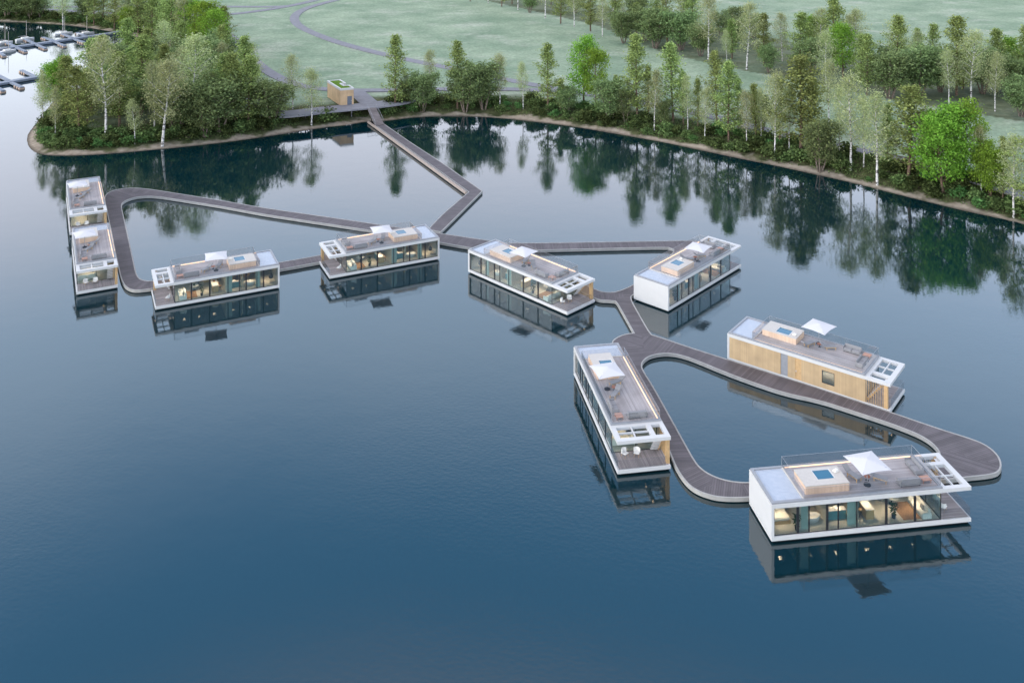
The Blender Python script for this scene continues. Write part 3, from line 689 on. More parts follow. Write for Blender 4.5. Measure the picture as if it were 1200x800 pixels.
def dining():
    r = empty('dining_table'); MB().lathe([(.62, .70), (.65, .72), (.65, .75)], n=24).build('table_top', whitem, r); MB().lathe([(.3, 0), (.06, .06), (.06, .7)], n=12).build('pedestal', fabd, r)
    m = MB().lathe([(.1, .752), (.17, .85), (.08, .95)], (0, 0, 0), 10); m.build('fruit_bowl', leafp, r); return r
def sofa():
    r = empty('sofa'); MB().box(-1.2, 1.2, -.45, .45, .08, .42).build('seat', wmat, r, .05); MB().box(-1.2, 1.2, .28, .5, .3, .85).build('backrest', wmat, r, .05)
    MB().box(-1.4, -1.2, -.45, .5, .08, .62).build('armrest', wmat, r, .04); MB().box(1.2, 1.4, -.45, .5, .08, .62).build('armrest', wmat, r, .04)
    MB().cbox((.3, .12, .6), (.5, .16, .4), rx=-.25).build('cushion', fabg, r, .05); return r
def swing():
    r = empty('hanging_chair'); MB().ring([(0, 0, 1.3), (0, 0, 2.5)], .012, 5).build('cord', fabd, r)
    MB().lathe([(.08, .5), (.28, .6), (.33, .82), (.26, 1.05), (.08, 1.3)], n=14).build('pod', fabd, r, 0, True); return r
def bar_stool():
    r = empty('bar_stool'); MB().lathe([(.18, .62), (.2, .66), (.18, .69)], n=12).build('seat', oakp, r)
    for a in (.8, 2.4, 3.9, 5.5): MB().ring([(.12*math.cos(a), .12*math.sin(a), .62), (.2*math.cos(a), .2*math.sin(a), 0)], .018, 5).build('leg', fabd, r)
    return r
def armchair():
    r = empty('armchair'); MB().box(-.38, .38, -.36, .36, .12, .42).build('seat', fabg, r, .05); MB().box(-.38, .38, .2, .38, .3, .8).build('backrest', fabg, r, .05); return r
def rug():
    m = MB(); m.box(-1.3, 1.3, -.9, .9, 0, .015); return m.build('rug', mat('woven_rug', (.33, .20, .12), .95, .05, noise=(9, .25)))
def shelf():
    r = empty('bookshelf'); MB().box(-.9, .9, .12, .16, 0, 2.0).build('back_panel', oakp, r)
    for z in (0, .5, 1.0, 1.5, 1.96): MB().box(-.9, .9, -.16, .118, z, z+.04).build('shelf_board', oakp, r)
    m = MB(); rr = random.Random(5)
    for z in (.04, .54, 1.04, 1.54):
        x = -.8
        while x < .7: w_ = rr.uniform(.05, .3); m.box(x, x+w_, -.1, .08, z+.002, z+rr.uniform(.18, .38)); x += w_+rr.uniform(.02, .3)
    m.build('shelf_contents', teald, r); return r
PI = math.pi
RZ = TOP+.076; FZ = .621; TZ = .641
# kind: (builder, category, group, z, [(x, y, turn, phrase, boats)])
ITEMS = [
 (sun_lounger, 'sun lounger', 'sun loungers on the roof decks', RZ, [(9.35, .05, PI*.62, 'grey lounger nearer the plunge pool on the roof of', 'ABCDEFGHI'), (11.6, -.75, PI*.78, 'grey lounger nearer the sofas on the roof of', 'ABCDEFGHI')]),
 (outdoor_sofa, 'sofa', 'grey sofas on the roof decks', RZ, [(14.2, -1.75, PI, 'grey sofa along the glass-side roof edge of', 'ABCDEFGHI'), (16.0, .45, -PI/2, 'grey sofa across the terrace-end roof edge of', 'ABCDEFGHI')]),
 (coffee_table, 'coffee table', 'low tables between the roof sofas', RZ, [(16.0, -1.6, 0, 'low reddish table between the roof sofas of', 'ABCDEFGHI')]),
 (parasol, 'parasol', 'square white parasols on the roof decks', RZ, [(10.2, -1.35, .12, 'square white parasol shading the roof of', 'ABCDEFGHI')]),
 (side_table, 'side table', 'round side tables by the loungers', RZ, [(10.55, -.62, 0, 'small round copper table between the loungers on', 'ABCDEFGHI')]),
 (towel, 'towel', 'folded white towels by the plunge pools', RZ+.822, [(7.6, -.1, .3, 'folded white towel on the pool rim of', 'ACDEFGHI'[:8]+'B')]),
 (terrace_chair, 'chair', 'pale shell chairs on the terraces', TZ, [(17.9, -1.5, .6, 'pale chair on the glass side of the terrace of', 'ABEFGHI'), (18.0, -.2, -.5, 'pale chair nearer the stairs on the terrace of', 'ABEHI')]),
 (bed, 'bed', 'beds behind the first windows', FZ, [(1.65, -.2, -PI/2+PI, 'white bed behind the window nearest the blank end of', 'AD')]),
 (swing, 'hanging chair', 'dark hanging chairs', FZ, [(1.1, -1.4, 0, 'dark round hanging chair behind the end window of', 'EFG')]),
 (bathtub, 'bathtub', 'bathtubs', FZ, [(4.7, -1.2, .1, 'white bathtub behind the second window of', 'ADEFG')]),
 (vanity, 'washstand', 'washstands', FZ, [(7.2, -1.0, 0, 'teal washstand behind the middle windows of', 'ADEFG')]),
 (island, 'kitchen island', 'kitchen islands', FZ, [(10.3, -.5, PI/2, 'oak and teal kitchen island inside', 'ABDEFG')]),
 (plant, 'plant', 'potted plants indoors', FZ, [(12.6, -1.9, 0, 'potted plant at the living room window of', 'ADEFG'), (2.75, -2.2, 0, 'potted plant at the bedroom window of', 'AD')]),
 (dining, 'dining table', 'round dining tables', FZ, [(13.5, .2, 0, 'round white table with green bowl inside', 'ABCDEFG')]),
 (bar_stool, 'stool', 'bar stools by the kitchen islands', FZ, [(9.55, -1.2, 0, 'wooden bar stool nearer the glass inside', 'ADEFG'), (9.55, -.3, 0, 'wooden bar stool farther from the glass inside', 'ADEFG')]),
 (armchair, 'armchair', 'grey armchairs indoors', FZ, [(12.6, 1.0, 2.3, 'small grey armchair behind the living room table inside', 'ADEFG')]),
 (rug, 'rug', 'brown rugs indoors', FZ, [(14.3, -1.0, PI/2, 'brown woven rug on the living room floor inside', 'ADEFG')]),
 (shelf, 'bookshelf', 'wooden bookshelves indoors', FZ, [(7.3, 2.0, 0, 'wooden bookshelf on the back wall inside', 'ADEFG')]),
 (sofa, 'sofa', 'pale living room sofas', FZ, [(15.6, -1.2, PI/2+PI, 'pale indoor sofa behind the terrace-end glass of', 'ABDEFGH')]),
]
for fn, cat, grp, z, spots in ITEMS:
    pr = None
    for lx, ly, rz, ph, bs in spots:
        for k in bs:
            m_, x, y, th, L, W = BO[k]
            if pr is None: pr = fn(); o = pr
            elif pr.type == 'MESH': o = pr.copy(); C.objects.link(o)
            else: o = copy_tree(pr)
            ax, ay = lx*L/L0, ly*m_*W/W0
            o.location = (x+ax*math.cos(th)-ay*math.sin(th), y+ax*math.sin(th)+ay*math.cos(th), z)
            o.rotation_euler.z = th+(rz if m_ == 1 else -rz)
            if cat == 'sofa' and m_ == -1 and grp.startswith('grey') and abs(rz) == PI: o.rotation_euler.z = th
            tag(o, ph+' '+ON[k], cat, grp)

# ------------------------------------------------------------------ trees
def leaf_mat(name, base, var, trans=.35, ov=.2):
    m = bpy.data.materials.new(name); m.use_nodes = True; n = m.node_tree.nodes; l = m.node_tree.links; n.clear()
    o = n.new('ShaderNodeOutputMaterial'); ge = n.new('ShaderNodeNewGeometry'); oi = n.new('ShaderNodeObjectInfo')
    r = n.new('ShaderNodeValToRGB'); e = r.color_ramp.elements; e[0].color = (*[c*(1-var) for c in base], 1); e[1].color = (base[0]*(1+var*1.3), base[1]*(1+var), base[2]*(1+var*.6), 1)
    l.new(ge.outputs['Random Per Island'], r.inputs[0])
    mr = n.new('ShaderNodeMapRange'); mr.inputs['To Min'].default_value = 1-ov; mr.inputs['To Max'].default_value = 1+1.2*ov; l.new(oi.outputs['Random'], mr.inputs['Value'])
    hs = n.new('ShaderNodeHueSaturation'); l.new(r.outputs[0], hs.inputs['Color']); l.new(mr.outputs[0], hs.inputs['Value'])
    mh = n.new('ShaderNodeMapRange'); mh.inputs['To Min'].default_value = .472; mh.inputs['To Max'].default_value = .515; l.new(oi.outputs['Random'], mh.inputs['Value']); l.new(mh.outputs[0], hs.inputs['Hue'])
    d = n.new('ShaderNodeBsdfDiffuse'); t = n.new('ShaderNodeBsdfTranslucent'); x = n.new('ShaderNodeMixShader'); x.inputs[0].default_value = trans
    l.new(hs.outputs[0], d.inputs[0]); l.new(hs.outputs[0], t.inputs[0]); l.new(d.outputs[0], x.inputs[1]); l.new(t.outputs[0], x.inputs[2]); l.new(x.outputs[0], o.inputs[0]); return m
LM = {'birch': leaf_mat('birch_leaves', (.36, .43, .23), .3, .45), 'alder': leaf_mat('olive_leaves', (.225, .315, .12), .5), 'dense': leaf_mat('grey_green_leaves', (.175, .26, .12), .45),
      'bright': leaf_mat('bright_leaves', (.17, .31, .05), .4, .4), 'shrub': leaf_mat('shrub_leaves', (.085, .135, .055), .6, .25, .5), 'fern': leaf_mat('fern_leaves', (.09, .20, .07), .4, .3)}
def mk_bark(name, a, b, sc):
    m = mat(name, a, .85, .15); n = m.node_tree.nodes; l = m.node_tree.links
    tc = n.new('ShaderNodeTexCoord'); mp = n.new('ShaderNodeMapping'); mp.inputs['Scale'].default_value = (1, 1, 2.2); nz = n.new('ShaderNodeTexNoise'); nz.inputs['Scale'].default_value = sc; nz.inputs['Detail'].default_value = 3
    r = n.new('ShaderNodeValToRGB'); r.color_ramp.elements[0].position = .40; r.color_ramp.elements[1].position = .5; r.color_ramp.elements[0].color = (*b, 1); r.color_ramp.elements[1].color = (*a, 1)
    l.new(tc.outputs['Object'], mp.inputs[0]); l.new(mp.outputs[0], nz.inputs['Vector']); l.new(nz.outputs['Fac'], r.inputs[0]); l.new(r.outputs[0], n['Principled BSDF'].inputs['Base Color']); return m
BK = {'birch': mk_bark('birch_bark', (.62, .60, .58), (.10, .09, .085), 1.3), 'alder': mk_bark('brown_bark', (.17, .115, .085), (.09, .065, .05), 3), 'dense': mk_bark('pale_brown_bark', (.20, .16, .13), (.11, .09, .075), 3)}
BK['bright'] = BK['alder']; BK['shrub'] = BK['fern'] = BK['dense']
def leaves(P, size, rg, flat=.5):
    """one rhombic leaf clump per point"""
    n = len(P); a = rg.uniform(0, 2*np.pi, n); nz = rg.normal(size=(n, 3)); nz[:, 2] = np.abs(nz[:, 2])+flat; nz /= np.linalg.norm(nz, axis=1)[:, None]
    u = np.stack([np.cos(a), np.sin(a), np.zeros(n)], 1); u -= (u*nz).sum(1)[:, None]*nz; u /= np.linalg.norm(u, axis=1)[:, None]; v = np.cross(nz, u)
    s = size*rg.uniform(.6, 1.3, n)[:, None]
    V = np.stack([P+u*s, P+v*s*.62, P-u*s*.9, P-v*s*.62], 1).reshape(-1, 3); return V
def leaf_obj(name, P, size, rg, m, parent):
    V = leaves(P, size, rg); n = len(P); me = bpy.data.meshes.new(name)
    me.vertices.add(4*n); me.vertices.foreach_set('co', V.astype(np.float32).ravel()); me.loops.add(4*n); me.loops.foreach_set('vertex_index', np.arange(4*n, dtype=np.int32))
    me.polygons.add(n); me.polygons.foreach_set('loop_start', np.arange(0, 4*n, 4, dtype=np.int32)); me.polygons.foreach_set('loop_total', np.full(n, 4, np.int32)); me.update(calc_edges=True)
    me.materials.append(m); o = bpy.data.objects.new(name, me); C.objects.link(o)
    if parent: o.parent = parent
    return o
def tree(kind, seed):
    """unit: metres, built 16 m (dense 11 m) tall"""
    rg = np.random.default_rng(seed); rd = random.Random(seed); nm = {'birch': 'birch_tree', 'alder': 'alder_tree', 'dense': 'bushy_tree', 'bright': 'maple_tree'}[kind]
    r = empty(nm); tr = MB(); br = []
    H_ = {'birch': 16, 'alder': 16, 'dense': 11, 'bright': 12}[kind]
    def limb(p, d, ln, r0, up=.3, n=5, wob_=.12):
        pts = [Vector(p)]; d = Vector(d).normalized()
        for k in range(n):
            d = (d+Vector((rd.gauss(0, wob_), rd.gauss(0, wob_), up*.25))).normalized(); pts.append(pts[-1]+d*ln/n)
        tr.ring(pts, [r0*(1-.85*k/n) for k in range(n+1)], 5, False); return pts
    stems = 1 if kind in ('birch', 'alder') else rd.choice((4, 5) if kind == 'dense' else (1, 2))
    clusters = []
    for s in range(stems):
        a = 2*math.pi*s/max(stems, 1)+rd.uniform(-.4, .4); lean = 0 if stems == 1 else (.30 if kind == 'dense' else .18)
        base = (.25*math.cos(a)*(stems > 1), .25*math.sin(a)*(stems > 1), -.4)
        n = 9; pts = [Vector(base)]; d = Vector((lean*math.cos(a), lean*math.sin(a), 1)).normalized(); hh = H_*(1 if stems == 1 else rd.uniform(.72, .92))
        for k in range(n):
            d = (d+Vector((rd.gauss(0, .022), rd.gauss(0, .022), .08))).normalized(); pts.append(pts[-1]+d*hh/n)
        r0 = {'birch': .21, 'alder': .23, 'dense': .16, 'bright': .24}[kind]
        tr.ring(pts, [r0*(1-.88*(k/n)**.9)+.01 for k in range(n+1)], 7, False)
        nb = {'birch': 20, 'alder': 40, 'dense': 15, 'bright': 26}[kind]
        for j in range(nb):
            lo_ = {'birch': .32, 'alder': .17, 'dense': .25, 'bright': .2}[kind]
            t = lo_+(1-lo_)*(j+rd.random())/nb; q = t*n; i0 = min(int(q), n-1); p = pts[i0].lerp(pts[i0+1], q-i0); aa = j*2.4+rd.uniform(-.5, .5)
            u_ = (t-lo_)/(1-lo_)
            if kind == 'alder': ln = 5.4*(1-u_)**.85*(.45+.65*rd.random())*(.5+.5*min(1, u_*4))+.45; el = .18+.5*u_
            elif kind == 'birch': ln = 3.4*math.sin(math.pi*min(1, .22+.78*u_))**.7*(.6+.5*rd.random())+.5; el = .65+.5*u_
            elif kind == 'dense': ln = 3.0*math.sin(math.pi*min(1, .25+.72*u_))**.6*(.6+.45*rd.random())+.4; el = .35+.4*u_
            else: ln = 4.4*math.sin(math.pi*min(1, .25+.70*u_))**.6*(.65+.35*rd.random())+.4; el = .3+.6*u_
            L_ = limb(p, (math.cos(aa), math.sin(aa), el), ln, r0*.32*(1-.6*t)+.012)
            for q_ in range(1 if kind == 'birch' else 1, len(L_)):
                if kind == 'birch' or q_ >= 2 or kind == 'alder':
                    clusters.append((L_[q_], min(1, .5+ln/4), ln))
            if kind in ('birch', 'bright'):
                for q_ in (2, 3, 4):
                    a3 = aa+rd.choice((-1, 1))*rd.uniform(.5, 1.1); L2 = limb(L_[q_], (math.cos(a3), math.sin(a3), el*.7), ln*.4, .018, n=3)
                    clusters += [(L2[k], 1, ln) for k in (2, 3)]
        clusters += [(pts[-1], 1, 1.2), (pts[-1].lerp(pts[-2], .5), 1, 1.2), (pts[-2], 1, 1.2)]
    per = {'birch': 22, 'alder': 34, 'dense': 34, 'bright': 38}[kind]; sg = {'birch': (.55, .5), 'alder': (.55, .24), 'dense': (.55, .36), 'bright': (.6, .42)}[kind]
    P = []
    for c, t, ln in clusters:
        if kind != 'birch' and rd.random() < (.32 if kind == 'bright' else .2): continue
        k = max(4, int(per*rd.uniform(.4, 1.4))); g = rg.normal(size=(k, 3))*[sg[0]*t, sg[0]*t, sg[1]]
        if kind == 'birch': g[:, 2] -= np.abs(rg.normal(size=k))*.45
        P.append(np.array(c)+g)
    P = np.vstack(P); P = P[P[:, 2] > 1.0]
    tr.build('trunk', BK[kind], r, 0, True); leaf_obj('crown', P, {'birch': .15, 'alder': .20, 'dense': .20, 'bright': .20}[kind], rg, LM[kind], r)
    return r, H_
def shrub(kind, seed):
    rg = np.random.default_rng(seed); rd = random.Random(seed); r = empty('fern_clump' if kind == 'fern' else 'shrub'); P = []
    st = MB()
    for j in range(9 if kind == 'shrub' else 7):
        a = rd.uniform(0, 6.28); q = rd.uniform(0, .85); c = np.array([q*math.cos(a), q*math.sin(a), rd.uniform(.5, 1.5)*(1-.35*q)])
        st.ring([(0, 0, -.2), tuple(c*.6+np.array([0, 0, .05])), tuple(c)], [.04, .03, .015], 5, False)
        P.append(c+rg.normal(size=(70, 3))*[.36, .36, .26])
    P = np.vstack(P); P = P[P[:, 2] > .05]
    st.build('stems', BK['shrub'], r); leaf_obj('foliage', P, .19, rg, LM[kind], r); return r
PT = {k: [tree(k, 11*i+s) for i in range(n)] for s, (k, n) in enumerate((('birch', 4), ('alder', 5), ('dense', 4), ('bright', 3)))}
SP = {'shrub': [shrub('shrub', 71+i) for i in range(4)], 'fern': [shrub('fern', 91+i) for i in range(2)]}
taken = set()
KN = {'birch': ('pale silver birch with white trunk', 'birch tree'), 'alder': ('tall olive tree with straight brown trunk', 'tree'), 'dense': ('rounded grey-green several-stemmed tree', 'tree'), 'bright': ('bright green round-crowned tree', 'tree')}
def put_tree(kind, x, y, hgt, i, wide=1.0):
    pr, H_ = PT[kind][i % len(PT[kind])]
    if pr.name in taken: o = copy_tree(pr)
    else: o = pr; taken.add(pr.name); TREE[pr.name] = [(c, kids(c)) for c in kids(pr)]
    s = hgt/H_; z = float(ground_z(np.array([x]), np.array([y]))[0]); o.location = (x, y, max(z, .15)); o.scale = (s*wide, s*wide, s); o.rotation_euler.z = (i*2.399) % 6.28
    return o
# measured: kind, trunk foot in the photograph (px, py), crown top py, width factor
bank = [('alder', 463, 129, 41, .85), ('dense', 495, 131, 76, 1), ('birch', 503, 117, 60, .9), ('alder', 536, 128, 48, 1), ('dense', 545, 131, 66, 1), ('dense', 567, 128, 62, 1), ('birch', 586, 126, 64, .9), ('birch', 613, 128, 74, .8),
 ('alder', 642, 129, 51, 1), ('dense', 664, 133, 98, 1), ('bright', 684, 123, 49, .85), ('bright', 698, 128, 62, .85), ('dense', 715, 143, 84, 1), ('alder', 747, 142, 41, 1), ('birch', 767, 153, 84, .9), ('alder', 789, 144, 50, 1.05), ('birch', 806, 152, 90, .85),
 ('birch', 826, 165, 103, .8), ('alder', 840, 147, 60, .9), ('alder', 854, 166, 73, 1), ('birch', 875, 173, 106, .8), ('dense', 893, 156, 100, .8), ('birch', 908, 187, 86, .85), ('alder', 938, 180, 66, 1.35), ('dense', 961, 201, 132, 1.05), ('birch', 971, 148, 72, 1),
 ('birch', 997, 200, 90, 1.1), ('birch', 1028, 217, 112, 1.15), ('birch', 1046, 193, 148, .9), ('alder', 1064, 213, 100, 1.35), ('bright', 1107, 226, 121, .9), ('bright', 1130, 212, 124, .8), ('bright', 1161, 232, 163, .85), ('birch', 1188, 255, 160, 1.1), ('alder', 1222, 268, 130, 1.2), ('birch', 1260, 262, 120, 1),
 ('dense', 478, 126, 84, .8), ('alder', 657, 129, 92, .9), ('dense', 733, 144, 100, .75), ('alder', 760, 140, 78, .8), ('dense', 777, 150, 112, .7), ('alder', 801, 146, 84, .8), ('alder', 886, 166, 98, .8),
 ('alder', 950, 182, 92, .9), ('birch', 925, 176, 102, .8), ('birch', 984, 180, 104, .8), ('birch', 1082, 208, 132, .8), ('alder', 818, 150, 92, .7), ('birch', 892, 168, 104, .7), ('alder', 914, 170, 90, .75), ('birch', 1012, 196, 112, .8), ('alder', 1040, 202, 122, .75), ('alder', 1090, 212, 128, .75), ('alder', 722, 136, 88, .75), ('alder', 865, 158, 92, .7), ('birch', 735, 136, 92, .7), ('birch', 1150, 225, 150, .8), ('alder', 1175, 236, 160, .8)]
grove = [('alder', 551, 2, -40, 1), ('birch', 572, 4, -38, 1), ('alder', 588, 8, -42, 1), ('alder', 600, 5, -42, 1), ('birch', 607, 12, -38, 1), ('dense', 621, 15, -18, 1), ('birch', 639, 22, -35, 1.1), ('alder', 657, 28, -30, 1), ('birch', 673, 32, -20, 1), ('alder', 692, 37, -25, 1), ('birch', 706, 43, -8, 1), ('alder', 722, 40, -22, 1),
 ('dense', 731, 51, 8, 1.1), ('dense', 757, 48, 0, 1.2), ('dense', 768, 57, 5, 1.2), ('alder', 782, 50, -18, 1.1), ('dense', 798, 59, 5, 1.2), ('dense', 821, 66, 22, 1.1), ('alder', 812, 52, -12, 1.1), ('birch', 830, 70, -4, 1.1), ('birch', 852, 74, 36, .9), ('birch', 875, 82, 5, 1.1), ('alder', 895, 77, 16, 1), ('dense', 901, 85, 48, 1),
 ('birch', 917, 72, 16, 1), ('alder', 937, 82, 15, 1.3), ('dense', 950, 87, 38, 1.1), ('bright', 957, 62, 16, .9), ('alder', 976, 82, -1, 1.2), ('bright', 988, 92, 32, .95), ('birch', 1003, 82, 12, 1.2), ('alder', 1016, 112, 40, 1.1), ('birch', 1052, 92, 22, 1.3), ('dense', 1043, 116, 48, 1.2), ('alder', 1050, 100, 18, 1), ('dense', 1076, 113, 46, 1.35), ('alder', 1091, 92, 28, 1),
 ('birch', 1112, 124, 60, .9), ('alder', 1121, 112, 19, 1.15), ('birch', 1138, 122, 36, 1.15), ('dense', 1102, 108, 52, 1), ('dense', 1152, 110, 48, 1.1), ('birch', 1166, 131, 62, 1), ('alder', 1168, 108, 34, 1.1), ('bright', 1184, 104, 48, .9), ('dense', 1197, 137, 86, 1.2), ('alder', 1205, 112, 30, 1.2), ('dense', 1190, 118, 60, 1.1)]
head = [('birch', 50, 149, 87, .9), ('birch', 65, 161, 104, .8), ('bright', 66, 128, 66, .8), ('alder', 93, 158, 76, 1.25), ('alder', 78, 140, 66, 1.1), ('birch', 124, 162, 48, 1.1), ('alder', 107, 134, 46, 1.2), ('alder', 140, 148, 62, 1.3), ('birch', 158, 169, 118, 1), ('birch', 181, 150, 75, 1), ('birch', 190, 172, 73, 1.35), ('alder', 166, 130, 42, 1.3),
 ('dense', 205, 158, 92, 1.2), ('birch', 223, 146, 44, 1.3), ('dense', 220, 153, 88, 1.25), ('dense', 258, 153, 80, 1.35), ('dense', 240, 160, 104, 1.1), ('alder', 291, 150, 66, 1.2), ('alder', 276, 143, 62, 1.1), ('dense', 318, 146, 84, 1.35), ('birch', 343, 128, 66, 1), ('birch', 365, 147, 82, 1.2), ('birch', 292, 112, 52, 1),
 ('dense', 255, 86, 32, 1.5), ('dense', 240, 96, 40, 1.4), ('alder', 262, 62, 8, 1.2), ('bright', 240, 62, 6, 1.2), ('bright', 228, 60, 4, 1.1), ('bright', 252, 68, 15, 1), ('alder', 200, 54, -8, 1.3), ('alder', 178, 46, -8, 1.3), ('birch', 218, 62, -6, 1.1), ('bright', 152, 39, 6, 1.1), ('alder', 190, 50, 0, 1.2), ('alder', 162, 42, -12, 1.2)]
inlet = [('dense', 8, 20, -18, 1.4), ('dense', 22, 21, -14, 1.4), ('dense', 36, 22, -8, 1.3), ('birch', 74, 30, -14, 1.5), ('alder', 134, 34, -14, 1.2), ('alder', 110, 30, -16, 1.2), ('birch', 143, 35, -8, 1), ('dense', 48, 20, -10, 1.3), ('dense', -8, 21, -18, 1.3), ('alder', 120, 27, -20, 1.2), ('dense', 100, 22, -8, 1.2), ('alder', 150, 32, -20, 1.2), ('dense', 172, 34, -6, 1.3), ('alder', 186, 36, -20, 1.2), ('dense', 206, 42, -4, 1.2)]
# the wooded headland behind its measured front row
rd = random.Random(8)
pts_h = [Vector(G(a[1], a[2], 2.9)[:2]) for a in head]; tries = 0; fill = []
while len(fill) < 48 and tries < 9000:
    tries += 1; px = rd.uniform(55, 300); py = rd.uniform(84, 158); p = Vector(G(px, py, 2.9)[:2]); s = float(sdf(np.array([p.x]), np.array([p.y]))[0])
    if s < 12 or any((p-q).length < 6 for q in pts_h): continue
    if px > 262 and py < 120: continue
    pts_h.append(p); kd = rd.choices(('alder', 'dense', 'birch'), (42, 36, 22))[0]
    dist = p.y; hm = rd.uniform(11, 16.5)*{'alder': 1.05, 'dense': .8, 'birch': 1.05, 'bright': .85}[kd]; fill.append((kd, px, py, py-hm*F/dist, 1.15))
head += fill
pts_g = [Vector(G(a[1], a[2], 2.9)[:2]) for a in grove]; tries = 0; gfill = []
while len(gfill) < 26 and tries < 6000:
    tries += 1; px = rd.uniform(600, 1240); py = rd.uniform(0, 122); p = Vector(G(px, py, 2.9)[:2])
    if not inside(np.array([p.x]), np.array([p.y]), WOOD[1])[0] or any((p-q).length < 6.5 for q in pts_g): continue
    pts_g.append(p); kd = rd.choices(('alder', 'dense', 'birch'), (46, 34, 20))[0]; hm = rd.uniform(11, 16)*(.8 if kd == 'dense' else 1.05); gfill.append((kd, px, py, py-hm*F/p.y, 1.15))
grove += gfill
ORD = 'first second third fourth fifth sixth seventh eighth ninth tenth eleventh twelfth thirteenth fourteenth fifteenth sixteenth seventeenth eighteenth nineteenth twentieth twenty-first twenty-second twenty-third twenty-fourth twenty-fifth twenty-sixth twenty-seventh twenty-eighth twenty-ninth thirtieth thirty-first thirty-second thirty-third thirty-fourth thirty-fifth thirty-sixth thirty-seventh thirty-eighth thirty-ninth fortieth'.split()
ZONES = [(bank, 'trees along the lake bank', 'from the footbridge along the bank'),
         (grove, 'trees of the grove across the meadow', 'from left in the meadow grove'),
         (head, 'trees on the wooded headland', 'from the tip of the headland'),
         (inlet, 'trees on the far marina shore', 'from left behind the marina')]
cnt = 0
for lst, grp, ph in ZONES:
    seen = {}
    for kd, px, py, top, wd in sorted(lst, key=lambda a: a[1]):
        x, y, _ = GG(px, py); hgt = (py-top)*y/F; k = seen.get(kd, 0); seen[kd] = k+1
        o = put_tree(kd, x, y, max(hgt, 4), cnt, wd*(1.04 if kd == 'alder' else 1.0)*(1.0 if hgt > 9 else 1.15)); cnt += 1
        tag(o, KN[kd][0]+', '+ORD[k]+' '+ph, KN[kd][1], grp)

# ------------------------------------------------------------------ shrubs and undergrowth
def shore_pt(t):
    i = min(int(t), len(SHs)-2); a, b = SHs[i], SHs[i+1]; f_ = t-i; p = a+(b-a)*f_; d = b-a; d = d/np.linalg.norm(d); n_ = np.array([d[1], -d[0]]); return p, n_
seglen = np.linalg.norm(np.diff(SHs, axis=0), axis=1); cum = np.concatenate([[0], np.cumsum(seglen)])
def at_len(s):
    i = int(np.searchsorted(cum, s)-1); i = max(0, min(i, len(seglen)-1)); return i+(s-cum[i])/seglen[i]
s0 = cum[np.argmin(np.hypot(SHs[:, 0]-G(1300, 290)[0], SHs[:, 1]-G(1300, 290)[1]))]
cand = []; s = s0
def proj(x, y, z=0): return CX+F*x/y, CY+F*(H-z)/y
paths_clear = [Vector(G(a, b, 1)[:2]) for a, b in ((436, 128), (440, 135), (445, 143), (432, 133), (448, 146), (436, 141), (428, 126), (442, 126), (420, 126))]
while s < cum[-1]-5:
    p, n_ = shore_pt(at_len(s)); s += rd.uniform(.5, 1.2)
    nearw = 2.0 if p[0] > 20 else 3.0; off = rd.choice((rd.uniform(nearw, 4.2), rd.uniform(3.5, 6.5), rd.uniform(6, 10)))
    q = p+n_*off
    if sdf(np.array([q[0]]), np.array([q[1]]))[0] < 1.8: q = p-n_*off
    sd_ = sdf(np.array([q[0]]), np.array([q[1]]))[0]
    if sd_ < 1.8 or sd_ > 11: continue
    u_, v_ = proj(q[0], q[1])
    if not (-10 < u_ < 1215 and v_ > 8): continue
    if 52 < u_ < 215 and 60 < v_ < 142: continue
    if any((Vector(q)-c).length < 2.6 for c in paths_clear): continue
    if 335 < u_ < 460 and sd_ > 5: continue
    cand.append((u_, v_, q))
rd.shuffle(cand); cand = sorted(cand[:360], key=lambda a: -a[1])
sc_ = 0
for u_, v_, q in cand:
    kd = 'fern' if rd.random() < .22 else 'shrub'; pr = SP[kd][sc_ % len(SP[kd])]; sc_ += 1
    if pr.name in taken: o = copy_tree(pr)
    else: o = pr; taken.add(pr.name); TREE[pr.name] = [(c, kids(c)) for c in kids(pr)]
    z = float(ground_z(np.array([q[0]]), np.array([q[1]]))[0]); sz = rd.uniform(.7, 1.7)*(.75 if kd == 'fern' else 1)
    o.location = (q[0], q[1], z-.05); o.scale = (sz*1.15, sz*1.15, sz); o.rotation_euler.z = rd.uniform(0, 6.28)
    where = 'on the bank to the right of the footbridge' if u_ > 450 else ('on the bank below the timber cabin' if u_ > 335 else ('on the far shore behind the marina' if v_ < 60 else 'along the front of the wooded headland'))
    if kd == 'fern': tag(o, 'light green leafy clump among darker shrubs '+where, 'plant', 'light green clumps '+where)
    else: tag(o, 'low dark green shrub in the undergrowth '+where, 'shrub', 'dark shrubs '+where)
for lst in SP.values():
    for pr in lst:
        if pr.name not in taken:
            for c in kids(pr): bpy.data.objects.remove(c)
            bpy.data.objects.remove(pr)
for lst in PT.values():
    for pr, _ in lst:
        if pr.name not in taken:
            for c in kids(pr): bpy.data.objects.remove(c)
            bpy.data.objects.remove(pr)
